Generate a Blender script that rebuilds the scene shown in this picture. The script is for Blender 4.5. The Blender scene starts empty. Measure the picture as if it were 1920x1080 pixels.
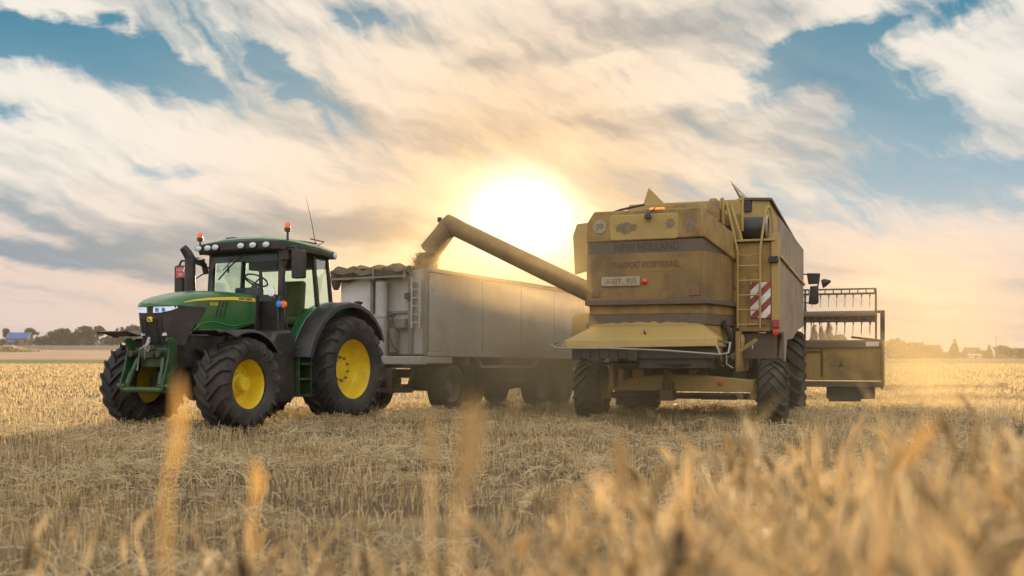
import bpy, bmesh, math, random
import numpy as np
from mathutils import Vector, Matrix
R = math.radians
SC = bpy.context.scene
COL = SC.collection
random.seed(7); RNG = np.random.default_rng(7)

# ------------------------------------------------------------------ camera
H_CAM = 1.17
cam_d = bpy.data.cameras.new('camera'); cam = bpy.data.objects.new('camera', cam_d); COL.objects.link(cam)
cam.location = (0, 0, H_CAM); cam.rotation_euler = (R(90), 0, 0)
cam_d.sensor_width = 36; cam_d.lens = 36 * 1870 / 1920; cam_d.shift_y = 128 / 1920
cam_d.clip_start = 0.05; cam_d.clip_end = 5000
cam_d.dof.use_dof = True; cam_d.dof.focus_distance = 15.5; cam_d.dof.aperture_fstop = 1.65
SC.camera = cam
SC.view_settings.view_transform = 'Standard'; SC.view_settings.look = 'None'
SC.view_settings.exposure = .4; SC.view_settings.gamma = 1
cy = SC.cycles
cy.use_denoising = True; cy.max_bounces = 8; cy.diffuse_bounces = 3; cy.glossy_bounces = 3
cy.transmission_bounces = 4; cy.transparent_max_bounces = 12; cy.volume_bounces = 0
cy.caustics_reflective = False; cy.caustics_refractive = False
cy.sample_clamp_indirect = 6

# ------------------------------------------------------------------ node helper
class NT:
    def __init__(s, tree): s.t = tree; s.n = tree.nodes; s.l = tree.links
    def new(s, typ, **kw):
        x = s.n.new(typ)
        for k, v in kw.items(): setattr(x, k, v)
        return x
    def put(s, sock, v):
        if isinstance(v, bpy.types.NodeSocket): s.l.new(v, sock)
        elif v is not None: sock.default_value = v
    def m(s, op, a, b=None, c=None, clamp=False):
        x = s.new('ShaderNodeMath', operation=op, use_clamp=clamp)
        s.put(x.inputs[0], a)
        if b is not None: s.put(x.inputs[1], b)
        if c is not None: s.put(x.inputs[2], c)
        return x.outputs[0]
    def mix(s, f, a, b, mode='MIX'):
        x = s.new('ShaderNodeMix', data_type='RGBA', blend_type=mode)
        s.put(x.inputs[0], f)
        for i, v in ((6, a), (7, b)):
            if isinstance(v, tuple) and len(v) == 3: v = v + (1,)
            s.put(x.inputs[i], v)
        return x.outputs[2]
    def comb(s, x, y, z):
        n = s.new('ShaderNodeCombineXYZ'); s.put(n.inputs[0], x); s.put(n.inputs[1], y); s.put(n.inputs[2], z)
        return n.outputs[0]
    def noise(s, vec, scale, detail=4, rough=.55, dist=0., color=False):
        n = s.new('ShaderNodeTexNoise'); s.put(n.inputs['Vector'], vec)
        n.inputs['Scale'].default_value = scale; n.inputs['Detail'].default_value = detail
        n.inputs['Roughness'].default_value = rough; n.inputs['Distortion'].default_value = dist
        return n.outputs['Color' if color else 'Fac']
    def ss(s, v, a, b):
        n = s.new('ShaderNodeMapRange', interpolation_type='SMOOTHSTEP')
        s.put(n.inputs[0], v); n.inputs[1].default_value = a; n.inputs[2].default_value = b
        return n.outputs[0]
    def ramp(s, f, stops):
        n = s.new('ShaderNodeValToRGB'); e = n.color_ramp.elements
        while len(e) < len(stops): e.new(.5)
        for k, (p, c) in zip(e, stops): k.position = p; k.color = tuple(c) + (1,)
        s.put(n.inputs[0], f); return n.outputs[0]

# ------------------------------------------------------------------ sky (world) and sun
SUN_AZ, SUN_EL = .46, 7.86
def build_world():
    w = bpy.data.worlds.new('World'); SC.world = w; w.use_nodes = True
    nt = NT(w.node_tree); nt.n.clear()
    tc = nt.new('ShaderNodeTexCoord'); sep = nt.new('ShaderNodeSeparateXYZ')
    nt.l.new(tc.outputs['Generated'], sep.inputs[0])
    X, Y, Z = sep.outputs
    D = 180 / math.pi
    az = nt.m('MULTIPLY', nt.m('ARCTAN2', X, Y), D)
    el = nt.m('MULTIPLY', nt.m('ARCSINE', nt.m('MINIMUM', nt.m('MAXIMUM', Z, -1.), 1.)), D)
    P = nt.comb(az, el, 0.)
    def deg(px, py):
        u = (px - 960) / 1870; v = (668 - py) / 1870
        return math.degrees(math.atan(u)), math.degrees(math.atan(v / math.sqrt(1 + u * u)))
    # warped coordinates give the clouds wispy edges
    wc = nt.new('ShaderNodeSeparateColor'); nt.l.new(nt.noise(P, .16, 3, .5, color=True), wc.inputs[0])
    wf = nt.new('ShaderNodeSeparateColor'); nt.l.new(nt.noise(nt.comb(nt.m('ADD', nt.m('MULTIPLY', az, .22), nt.m('MULTIPLY', el, .12)), nt.m('SUBTRACT', nt.m('MULTIPLY', el, .75), nt.m('MULTIPLY', az, .12)), 0.), 1., 6, .62, color=True), wf.inputs[0])
    def warp(k1, k2):
        a = nt.m('ADD', az, nt.m('MULTIPLY', nt.m('SUBTRACT', wc.outputs[0], .5), k1))
        a = nt.m('ADD', a, nt.m('MULTIPLY', nt.m('SUBTRACT', wf.outputs[0], .5), k2))
        e = nt.m('ADD', el, nt.m('MULTIPLY', nt.m('SUBTRACT', wc.outputs[1], .5), k1 * .6))
        e = nt.m('ADD', e, nt.m('MULTIPLY', nt.m('SUBTRACT', wf.outputs[1], .5), k2 * .6))
        return a, e
    aw, ew = warp(6., 3.4)
    def blob(px, py, sx, sy, rot=0, amp=1.):
        a0, e0 = deg(px, py); k = 180 / math.pi / 1870
        c, s_ = math.cos(R(rot)), math.sin(R(rot))
        da = nt.m('SUBTRACT', aw, a0); de = nt.m('SUBTRACT', ew, e0)
        p = nt.m('ADD', nt.m('MULTIPLY', da, c / (sx * k)), nt.m('MULTIPLY', de, s_ / (sx * k)))
        q = nt.m('ADD', nt.m('MULTIPLY', da, -s_ / (sy * k)), nt.m('MULTIPLY', de, c / (sy * k)))
        r2 = nt.m('ADD', nt.m('MULTIPLY', p, p), nt.m('MULTIPLY', q, q))
        return nt.m('MULTIPLY', nt.m('EXPONENT', nt.m('MULTIPLY', r2, -1.)), amp)
    def add(*v):
        o = v[0]
        for k in v[1:]: o = nt.m('ADD', o, k)
        return o
    # streaky cloud texture, fanned out from low on the left
    al, elw = warp(2.2, 1.6)
    elp = nt.m('MULTIPLY', nt.m('LOGARITHM', nt.m('MAXIMUM', nt.m('ADD', nt.m('MULTIPLY', elw, .2), 1.), .2), math.e), 9.)
    def streak(rot, sx, sy, off):
        c, s_ = math.cos(R(rot)), math.sin(R(rot))
        p = nt.m('ADD', nt.m('MULTIPLY', al, c * sx), nt.m('MULTIPLY', elp, s_ * sx))
        q = nt.m('ADD', nt.m('MULTIPLY', al, -s_ * sy), nt.m('MULTIPLY', elp, c * sy))
        return nt.comb(p, q, off)
    n_big = nt.noise(streak(-12, .045, .22, 3.), 1., 5, .55)
    n_mid = nt.noise(streak(-10, .075, .62, 9.), 1., 6, .58)
    n_fine = nt.noise(streak(-20, .22, 1.5, 5.), 1., 6, .62)
    n_wisp = nt.noise(streak(-30, .16, 1.0, 14.), 1., 6, .64)
    # clear sky: real sky model + deep teal upper air
    sky = nt.new('ShaderNodeTexSky', sky_type='NISHITA')
    sky.sun_disc = False; sky.sun_elevation = R(SUN_EL); sky.sun_rotation = R(SUN_AZ)
    sky.altitude = 0; sky.air_density = 1; sky.dust_density = 1.5
    hi = nt.ss(el, 4., 20.)
    clear = nt.mix(hi, (.40, .54, .62), (.0, .20, .33))
    nis = nt.mix(1., sky.outputs[0], (.004, .004, .004), 'MULTIPLY')
    # cloud cover with openings
    holes = add(blob(20, 60, 90, 45, -10, 1.0), blob(225, 95, 150, 40, -12, 1.1), blob(420, 75, 170, 32, -28, .5),
                blob(320, 125, 100, 22, -18, .55), blob(700, 30, 90, 30, 0, .45), blob(10, 215, 55, 22, 0, .7), blob(330, 320, 90, 16, -8, .4),
                blob(1540, 105, 110, 55, 10, 1.1), blob(1600, 70, 170, 26, 25, .6), blob(1690, 200, 90, 55, -20, .75),
                blob(1790, 20, 120, 30, 30, .6), blob(1720, 240, 110, 30, 0, .6), blob(1850, 310, 220, 45, 5, .5),
                blob(1700, 380, 330, 80, 0, .42), blob(560, 160, 150, 40, -40, .35))
    puff = add(blob(1660, 85, 70, 24, 0, .5), blob(1840, 120, 150, 40, -15, .5), blob(1850, 245, 160, 34, -12, .5), blob(90, 5, 90, 20, 0, .9), blob(235, 45, 40, 14, -30, .6), blob(380, 90, 60, 30, -50, .5), blob(1510, 40, 110, 22, 25, .5))
    cov = add(.98, nt.m('MULTIPLY', nt.m('SUBTRACT', n_mid, .5), .9), nt.m('MULTIPLY', nt.m('SUBTRACT', n_big, .5), .7),
              nt.m('MULTIPLY', nt.m('SUBTRACT', n_fine, .5), 1.5), nt.m('MULTIPLY', nt.m('MULTIPLY', holes, nt.m('SUBTRACT', nt.m('MULTIPLY', n_wisp, 2.6), .2)), -1.6), puff)
    cov = nt.ss(cov, -.25, 1.0)
    shade = add(.78, nt.m('MULTIPLY', nt.m('SUBTRACT', n_mid, .5), 2.2), nt.m('MULTIPLY', nt.m('SUBTRACT', n_big, .5), 1.5), nt.m('MULTIPLY', nt.m('SUBTRACT', n_fine, .5), .5), nt.m('MULTIPLY', puff, .3),
                blob(700, 430, 190, 26, -4, -.6), blob(560, 450, 240, 22, 0, -.35), blob(130, 480, 260, 20, -4, -.62), blob(60, 405, 150, 18, -14, -.65),
                blob(180, 460, 240, 16, 2, -.3), blob(90, 300, 120, 22, -10, -.35), blob(640, 195, 170, 40, -15, -.35), blob(1230, 35, 200, 30, -4, -.5),
                blob(1010, 110, 170, 25, 5, -.2), blob(1500, 200, 120, 90, -30, -.35), blob(1160, 225, 190, 24, 2, -.25), blob(1620, 330, 170, 50, -10, -.3),
                blob(120, 190, 190, 60, -10, .25), blob(330, 250, 240, 30, -14, .25), blob(1120, 115, 70, 16, 10, .6), blob(1250, 165, 170, 26, 4, .4), blob(1450, 215, 190, 40, -25, .3), blob(840, 100, 80, 20, 10, .35), blob(640, 40, 170, 30, -20, .3))
    shade = nt.ss(shade, .05, 1.05)
    low = nt.ss(el, 11., 3.)
    c_dark = nt.mix(low, (.36, .42, .45), (.17, .29, .39))
    c_lite = nt.mix(low, (.92, .86, .77), (.82, .66, .60))
    cloud = nt.mix(shade, c_dark, c_lite)
    # warmth round the sun
    sx, sy = SUN_AZ, SUN_EL
    da = nt.m('SUBTRACT', nt.m('ADD', nt.m('MULTIPLY', az, .8), nt.m('MULTIPLY', aw, .2)), sx)
    de = nt.m('SUBTRACT', nt.m('ADD', nt.m('MULTIPLY', el, .8), nt.m('MULTIPLY', ew, .2)), sy)
    r = nt.m('SQRT', nt.m('ADD', nt.m('MULTIPLY', nt.m('MULTIPLY', da, da), nt.mix(nt.ss(de, -3., 3.), (.42, .42, .42), (.85, .85, .85))), nt.m('MULTIPLY', de, de)))
    g_wide = nt.m('EXPONENT', nt.m('MULTIPLY', nt.m('POWER', nt.m('DIVIDE', r, 11.5), 1.5), -1.))
    g_mid = nt.m('EXPONENT', nt.m('MULTIPLY', nt.m('POWER', nt.m('DIVIDE', r, 4.8), 2.), -1.))
    g_core = nt.m('EXPONENT', nt.m('MULTIPLY', nt.m('POWER', nt.m('DIVIDE', r, 1.85), 1.6), -1.))
    warm = nt.mix(shade, (.48, .28, .13), (1.0, .60, .25))
    cloud = nt.mix(nt.m('MULTIPLY', g_wide, .85), cloud, warm)
    base = nt.mix(nt.m('MAXIMUM', cov, nt.m('MULTIPLY', g_wide, .9)), clear, cloud)
    # pale pinkish air near the horizon
    hz = nt.m('EXPONENT', nt.m('MULTIPLY', nt.m('MAXIMUM', el, 0.), -1 / 2.6))
    base = nt.mix(nt.m('MULTIPLY', hz, .75), base, nt.mix(g_wide, nt.mix(nt.ss(az, -24., 18.), (.43, .47, .58), (.70, .57, .48)), (1.0, .64, .32)))
    base = nt.mix(1., base, nis, 'ADD')
    base = nt.mix(g_mid, base, (.36, .18, .03), 'ADD')
    base = nt.mix(g_core, base, (3.0, 2.7, 2.2), 'ADD')
    # unseen sky opposite the sun, brightened to fill the machines' shaded fronts
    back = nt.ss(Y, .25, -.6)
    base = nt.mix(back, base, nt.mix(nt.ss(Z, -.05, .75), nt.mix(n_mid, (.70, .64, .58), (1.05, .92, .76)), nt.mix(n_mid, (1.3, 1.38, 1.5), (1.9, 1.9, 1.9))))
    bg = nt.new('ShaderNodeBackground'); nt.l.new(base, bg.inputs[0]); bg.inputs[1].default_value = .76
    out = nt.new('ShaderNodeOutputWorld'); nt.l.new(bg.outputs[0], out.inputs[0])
    w.cycles.sampling_method = 'MANUAL'; w.cycles.sample_map_resolution = 512
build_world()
sun_d = bpy.data.lights.new('sun', 'SUN'); sun_d.energy = 5; sun_d.angle = R(.6); sun_d.color = (1, .73, .40)
sun = bpy.data.objects.new('sun', sun_d); COL.objects.link(sun)
sd = Vector((math.sin(R(SUN_AZ)) * math.cos(R(SUN_EL)), math.cos(R(SUN_AZ)) * math.cos(R(SUN_EL)), math.sin(R(SUN_EL))))
sun.rotation_euler = sd.to_track_quat('Z', 'Y').to_euler(); sun.location = (0, 60, 20)

# ------------------------------------------------------------------ materials
def new_mat(name):
    m = bpy.data.materials.new(name); m.use_nodes = True
    nt = NT(m.node_tree); b = nt.n['Principled BSDF']
    return m, nt, b
def pmat(name, col, rough=.5, metal=0., dirt=None, dirt_amt=.5, scale=3., bump=0., bscale=30., coat=0., updust=0., spec=.5, streak=0.):
    m, nt, b = new_mat(name)
    tc = nt.new('ShaderNodeTexCoord'); ob = tc.outputs['Object']
    c = col + (1,)
    if dirt:
        n = nt.noise(ob, scale, 6, .62); f = nt.ss(n, .38, .72)
        if streak:
            mp = nt.new('ShaderNodeMapping'); nt.l.new(ob, mp.inputs[0]); mp.inputs[3].default_value = (1, 1, .12)
            f2 = nt.ss(nt.noise(mp.outputs[0], scale * 4, 5, .6), .45, .75)
            f = nt.m('MAXIMUM', f, nt.m('MULTIPLY', f2, streak))
        f = nt.m('MULTIPLY', f, dirt_amt)
        if updust:
            g = nt.new('ShaderNodeNewGeometry'); sp = nt.new('ShaderNodeSeparateXYZ'); nt.l.new(g.outputs['Normal'], sp.inputs[0])
            f = nt.m('MAXIMUM', f, nt.m('MULTIPLY', nt.ss(sp.outputs[2], .3, .95), updust))
        c = nt.mix(f, c, dirt + (1,))
        fine = nt.m('ADD', .86, nt.m('MULTIPLY', nt.noise(ob, scale * 9, 4, .6), .28))
        c = nt.mix(1., c, nt.comb(fine, fine, fine), 'MULTIPLY')
        nt.l.new(nt.m('ADD', rough, nt.m('MULTIPLY', f, .35), clamp=True), b.inputs['Roughness'])
    else: b.inputs['Roughness'].default_value = rough
    nt.put(b.inputs['Base Color'], c); b.inputs['Metallic'].default_value = metal
    b.inputs['Specular IOR Level'].default_value = spec
    if coat: b.inputs['Coat Weight'].default_value = coat; b.inputs['Coat Roughness'].default_value = .06
    if bump:
        bp = nt.new('ShaderNodeBump'); bp.inputs['Strength'].default_value = bump; bp.inputs['Distance'].default_value = .02
        nt.l.new(nt.noise(ob, bscale, 5, .6), bp.inputs['Height']); nt.l.new(bp.outputs[0], b.inputs['Normal'])
    return m
DUST = (.30, .22, .13)
M = {}
M['green'] = pmat('green_paint', (.018, .135, .034), .28, dirt=DUST, dirt_amt=.16, scale=2.2, coat=.6, updust=.1)
M['dark_green'] = pmat('dark_green_paint', (.009, .058, .018), .4, dirt=DUST, dirt_amt=.25, scale=4)
M['stripe'] = pmat('yellow_stripe', (.80, .58, .03), .3, coat=.4)
M['rim'] = pmat('yellow_rim_paint', (.84, .61, .018), .34, dirt=(.30, .20, .06), dirt_amt=.35, scale=3.5, coat=.3)
M['rubber'] = pmat('tyre_rubber', (.022, .021, .022), .68, dirt=(.10, .082, .06), dirt_amt=.62, scale=3, bump=.25, bscale=40)
M['dusty_rubber'] = pmat('dusty_tyre_rubber', (.030, .026, .022), .85, dirt=(.13, .10, .07), dirt_amt=.7, scale=3, bump=.25, bscale=40)
M['black'] = pmat('black_plastic', (.018, .018, .018), .45, dirt=DUST, dirt_amt=.12, scale=3)
M['grille'] = pmat('grille_mesh', (.030, .024, .022), .55, dirt=(.09, .065, .05), dirt_amt=.6, scale=2.5, bump=.6, bscale=120)
M['dark'] = pmat('dark_machinery', (.03, .027, .024), .6, dirt=(.10, .08, .055), dirt_amt=.6, scale=4, bump=.2)
M['steel'] = pmat('bare_steel', (.35, .33, .30), .35, .8, dirt=(.2, .14, .08), dirt_amt=.4, scale=6)
M['chrome'] = pmat('lamp_reflector', (.8, .82, .85), .12, .9)
M['combine'] = pmat('dusty_yellow_paint', (.35, .22, .06), .55, dirt=(.125, .085, .048), dirt_amt=.75, scale=1.9, updust=.35, streak=.7)
M['combine_clean'] = pmat('yellow_paint', (.42, .29, .085), .45, dirt=(.21, .15, .075), dirt_amt=.35, scale=2, updust=.2)
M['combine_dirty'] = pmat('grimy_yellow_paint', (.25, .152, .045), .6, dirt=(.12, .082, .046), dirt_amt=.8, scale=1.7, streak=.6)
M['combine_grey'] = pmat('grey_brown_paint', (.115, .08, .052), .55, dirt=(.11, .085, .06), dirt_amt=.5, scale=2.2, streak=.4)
M['worn'] = pmat('worn_dark_patch', (.17, .125, .075), .6, dirt=(.32, .23, .11), dirt_amt=.7, scale=9)
M['ghost'] = pmat('faded_lettering', (.085, .055, .028), .6, dirt=(.20, .12, .04), dirt_amt=.8, scale=14)
M['shield'] = pmat('pale_side_panel', (.235, .178, .115), .5, dirt=(.16, .12, .08), dirt_amt=.5, scale=2, streak=.5)
M['alu'] = pmat('trailer_sheet', (.44, .42, .39), .5, .1, dirt=(.27, .22, .175), dirt_amt=.6, scale=1.2, streak=.5)
M['ghost_dark'] = pmat('dark_faded_lettering', (.07, .048, .033), .6, dirt=(.11, .078, .05), dirt_amt=.8, scale=14)
M['alu_white'] = pmat('white_sheet', (.62, .60, .58), .5, dirt=(.36, .30, .25), dirt_amt=.4, scale=2, streak=.5)
M['frame_grey'] = pmat('grey_frame_paint', (.22, .20, .18), .6, dirt=(.13, .10, .075), dirt_amt=.6, scale=3)
M['tarp'] = pmat('brown_tarpaulin', (.085, .065, .045), .8, dirt=(.17, .13, .09), dirt_amt=.6, scale=5, bump=.7, bscale=9)
M['seat'] = pmat('olive_seat_fabric', (.16, .145, .06), .9, dirt=(.09, .08, .04), dirt_amt=.5, scale=8)
M['liner'] = pmat('cab_headliner', (.035, .045, .055), .7)
M['white'] = pmat('white_plate', (.75, .73, .68), .45, dirt=(.40, .33, .24), dirt_amt=.4, scale=12)
M['plate_dust'] = pmat('dusty_plate', (.36, .30, .22), .5, dirt=(.25, .19, .12), dirt_amt=.6, scale=12)
M['red'] = pmat('red_reflector', (.60, .02, .015), .2, coat=.5)
M['red_plate'] = pmat('red_plate', (.55, .09, .13), .4)
M['hazard_red'] = pmat('hazard_red', (.30, .035, .03), .5, dirt=DUST, dirt_amt=.3, scale=8)
M['faded_red'] = pmat('faded_red_lens', (.20, .085, .05), .4, dirt=(.14, .10, .06), dirt_amt=.7, scale=12)
M['blue'] = pmat('blue_lamp', (.08, .25, .75), .2, coat=.5)
M['blue_roof'] = pmat('blue_roof_sheet', (.02, .12, .36), .5, dirt=(.03, .09, .2), dirt_amt=.4, scale=.4)
M['brick'] = pmat('brick_wall', (.22, .13, .10), .8, dirt=(.13, .10, .09), dirt_amt=.5, scale=.6)
M['tile'] = pmat('dark_roof_tile', (.12, .07, .055), .8, dirt=(.08, .06, .05), dirt_amt=.5, scale=.7)
M['render'] = pmat('pale_render', (.55, .50, .45), .8, dirt=(.4, .35, .3), dirt_amt=.4, scale=.5)
M['window_dark'] = pmat('dark_window', (.03, .035, .04), .1)

def emit_mat(name, col, ecol, st):
    m, nt, b = new_mat(name); b.inputs['Base Color'].default_value = col + (1,); b.inputs['Roughness'].default_value = .15
    b.inputs['Emission Color'].default_value = ecol + (1,); b.inputs['Emission Strength'].default_value = st
    b.inputs['Coat Weight'].default_value = .5
    return m
M['amber'] = emit_mat('amber_beacon', (.60, .085, .01), (1., .15, .01), .25)
M['amber_lit'] = emit_mat('amber_beacon_lit', (.8, .16, .01), (1., .17, .01), 1.6)
M['headlamp'] = emit_mat('headlamp_lens', (.55, .62, .70), (.75, .88, 1.), .25)
M['worklamp'] = emit_mat('work_lamp_lens', (.55, .62, .68), (1., .97, .92), .06)
def glass_mat(name, tint, gl=.1):
    m, nt, b = new_mat(name); nt.n.remove(b)
    t = nt.new('ShaderNodeBsdfTransparent'); t.inputs[0].default_value = tint + (1,)
    g = nt.new('ShaderNodeBsdfGlossy'); g.inputs['Roughness'].default_value = .03; g.inputs[0].default_value = (.9, .95, .95, 1)
    lw = nt.new('ShaderNodeLayerWeight'); lw.inputs[0].default_value = .25
    mx = nt.new('ShaderNodeMixShader'); nt.l.new(nt.m('MULTIPLY', lw.outputs['Fresnel'], gl * 6, clamp=True), mx.inputs[0])
    nt.l.new(t.outputs[0], mx.inputs[1]); nt.l.new(g.outputs[0], mx.inputs[2])
    nt.l.new(mx.outputs[0], nt.n['Material Output'].inputs[0])
    return m
M['glass'] = glass_mat('cab_glass', (.82, 1., .95), .06)
def straw_mat(name, stops, trans=.45, rough=.55):
    m, nt, b = new_mat(name); nt.n.remove(b)
    g = nt.new('ShaderNodeNewGeometry'); c = nt.ramp(g.outputs['Random Per Island'], stops)
    d = nt.new('ShaderNodeBsdfPrincipled'); nt.l.new(c, d.inputs['Base Color']); d.inputs['Roughness'].default_value = rough
    t = nt.new('ShaderNodeBsdfTranslucent'); nt.l.new(c, t.inputs[0])
    mx = nt.new('ShaderNodeMixShader'); mx.inputs[0].default_value = trans
    nt.l.new(d.outputs[0], mx.inputs[1]); nt.l.new(t.outputs[0], mx.inputs[2])
    nt.l.new(mx.outputs[0], nt.n['Material Output'].inputs[0])
    return m
M['stubble'] = straw_mat('stubble_straw', [(0, (.15, .115, .07)), (.22, (.38, .29, .17)), (.5, (.63, .46, .25)), (.8, (.79, .61, .36)), (.93, (.80, .58, .24)), (1, (.36, .36, .14))], .5)
M['straw'] = straw_mat('loose_straw', [(0, (.32, .24, .13)), (.4, (.58, .45, .25)), (.8, (.78, .63, .38)), (1, (.74, .60, .34))], .5)
M['crop'] = straw_mat('ripe_crop', [(0, (.05, .038, .028)), (.14, (.24, .17, .09)), (.30, (.70, .52, .28)), (.75, (.82, .64, .37)), (1, (.88, .76, .54))], .6)
M['grain'] = straw_mat('wheat_grain', [(0, (.22, .12, .035)), (.6, (.42, .26, .09)), (1, (.62, .42, .18))], .3)
M['leaf'] = straw_mat('tree_foliage', [(0, (.010, .022, .016)), (.5, (.020, .040, .022)), (1, (.045, .065, .030))], .15)
M['bark'] = pmat('tree_bark', (.07, .055, .04), .9)

def ground_mat(name, stops, scale=.6, row=0., bump=.6):
    m, nt, b = new_mat(name)
    g = nt.new('ShaderNodeTexCoord'); ob = g.outputs['Object']
    n1 = nt.noise(ob, scale, 6, .65); n2 = nt.noise(ob, scale * 14, 5, .7)
    mp = nt.new('ShaderNodeMapping'); nt.l.new(ob, mp.inputs[0]); mp.inputs[3].default_value = (.06, .55, 1)
    n3 = nt.noise(mp.outputs[0], 1., 5, .6)
    f = nt.m('ADD', nt.m('ADD', nt.m('MULTIPLY', n1, .45), nt.m('MULTIPLY', n2, .35)), nt.m('MULTIPLY', n3, .2 + row))
    f = nt.m('SUBTRACT', f, row * .5)
    nt.l.new(nt.ramp(f, stops), b.inputs['Base Color']); b.inputs['Roughness'].default_value = .9; b.inputs['Specular IOR Level'].default_value = .1
    bp = nt.new('ShaderNodeBump'); bp.inputs['Strength'].default_value = bump; bp.inputs['Distance'].default_value = .06
    nt.l.new(n2, bp.inputs['Height']); nt.l.new(bp.outputs[0], b.inputs['Normal'])
    return m
M['field'] = ground_mat('stubble_ground', [(.30, (.055, .040, .026)), (.45, (.14, .10, .058)), (.6, (.30, .215, .115)), (.75, (.50, .37, .20))], .5, .5)
M['grass'] = ground_mat('verge_grass', [(.3, (.06, .075, .03)), (.5, (.15, .15, .055)), (.7, (.30, .25, .11))], .3)
M['pink_field'] = ground_mat('far_stubble', [(.3, (.24, .15, .11)), (.5, (.42, .27, .19)), (.7, (.52, .36, .24))], .2, .8)
M['plough'] = ground_mat('ploughed_earth', [(.3, (.07, .055, .05)), (.5, (.12, .095, .085)), (.7, (.18, .14, .12))], .15, .3)

# ------------------------------------------------------------------ mesh helpers
def link(o, parent=None):
    COL.objects.link(o)
    if parent is not None: o.parent = parent
    return o
def tag(o, label=None, cat=None, group=None, kind=None):
    for k, v in (('label', label), ('category', cat), ('group', group), ('kind', kind)):
        if v: o[k] = v
    return o
def empty(name, loc, rz, label, cat, group=None):
    o = bpy.data.objects.new(name, None); o.empty_display_size = .3
    o.location = loc; o.rotation_euler = (0, 0, rz); link(o)
    return tag(o, label, cat, group)
class MB:
    def __init__(s): s.v = []; s.f = []
    def add(s, vs, fs):
        o = len(s.v); s.v += [tuple(v) for v in vs]; s.f += [tuple(i + o for i in f) for f in fs]; return s
    def box(s, x0, x1, y0, y1, z0, z1):
        if x0 > x1: x0, x1 = x1, x0
        if y0 > y1: y0, y1 = y1, y0
        v = [(x, y, z) for z in (z0, z1) for y in (y0, y1) for x in (x0, x1)]
        return s.add(v, [(0, 2, 3, 1), (4, 5, 7, 6), (0, 1, 5, 4), (2, 6, 7, 3), (0, 4, 6, 2), (1, 3, 7, 5)])
    def prism(s, poly, axis, a, b):
        """poly of 2-D points in the two other axes (in x,y,z order), extruded from a to b along axis"""
        def mk(p, t):
            p = list(p); p.insert('xyz'.index(axis), t); return tuple(p)
        n = len(poly); v = [mk(p, a) for p in poly] + [mk(p, b) for p in poly]
        fs = [tuple(range(n))[::-1], tuple(range(n, 2 * n))] + [(i, (i + 1) % n, n + (i + 1) % n, n + i) for i in range(n)]
        return s.add(v, fs)
    def loft(s, secs, caps=True, closed=True):
        n = len(secs[0]); v = [p for q in secs for p in q]; fs = []
        for k in range(len(secs) - 1):
            for i in range(n if closed else n - 1):
                j = (i + 1) % n; fs.append((k * n + i, k * n + j, (k + 1) * n + j, (k + 1) * n + i))
        if caps: fs += [tuple(range(n))[::-1], tuple(range((len(secs) - 1) * n, len(secs) * n))]
        return s.add(v, fs)
    def beam(s, p, q, w, d=None, up=(0, 0, 1)):
        d = d or w; p, q = Vector(p), Vector(q); t = (q - p).normalized(); u = Vector(up)
        if abs(t.dot(u)) > .97: u = Vector((1, 0, 0))
        a = t.cross(u).normalized(); b = a.cross(t)
        return s.loft([[c + a * (i * w / 2) + b * (j * d / 2) for i, j in ((-1, -1), (1, -1), (1, 1), (-1, 1))] for c in (p, q)])
    def tube(s, pts, r, n=8):
        pts = [Vector(p) for p in pts]; rs = r if isinstance(r, (list, tuple)) else [r] * len(pts)
        secs = []; a = None
        for i, p in enumerate(pts):
            t = (pts[min(i + 1, len(pts) - 1)] - pts[max(i - 1, 0)]).normalized()
            if a is None:
                a = t.cross(Vector((0, 0, 1)))
                if a.length < .1: a = t.cross(Vector((1, 0, 0)))
            a = (a - t * a.dot(t)).normalized(); b = t.cross(a)
            secs.append([p + (a * math.cos(k * 2 * math.pi / n) + b * math.sin(k * 2 * math.pi / n)) * rs[i] for k in range(n)])
        return s.loft(secs)
    def lathe(s, prof, c, axis='y', n=32, closed=False):
        """prof: list of (offset along axis, radius)"""
        v = []; m = len(prof)
        for k in range(n):
            t = k * 2 * math.pi / n; cs, sn = math.cos(t), math.sin(t)
            for a, r in prof:
                if axis == 'y': v.append((c[0] + r * cs, c[1] + a, c[2] + r * sn))
                elif axis == 'x': v.append((c[0] + a, c[1] + r * cs, c[2] + r * sn))
                else: v.append((c[0] + r * cs, c[1] + r * sn, c[2] + a))
        fs = []
        for k in range(n):
            k2 = (k + 1) % n
            for i in range(m if closed else m - 1):
                j = (i + 1) % m; fs.append((k * m + i, k * m + j, k2 * m + j, k2 * m + i))
        return s.add(v, fs)
    def build(s, name, mat, parent=None, bevel=0., smooth=35, label=None):
        me = bpy.data.meshes.new(name); me.from_pydata(s.v, [], s.f)
        bm = bmesh.new(); bm.from_mesh(me); bmesh.ops.recalc_face_normals(bm, faces=bm.faces); bm.to_mesh(me); bm.free()
        me.materials.append(mat)
        if smooth: me.shade_smooth(); me.set_sharp_from_angle(angle=R(smooth))
        o = bpy.data.objects.new(name, me); link(o, parent)
        if bevel:
            b = o.modifiers.new('bevel', 'BEVEL'); b.width = bevel; b.segments = 2; b.limit_method = 'ANGLE'; b.angle_limit = R(40)
        if label: o['label'] = label
        return o
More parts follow.
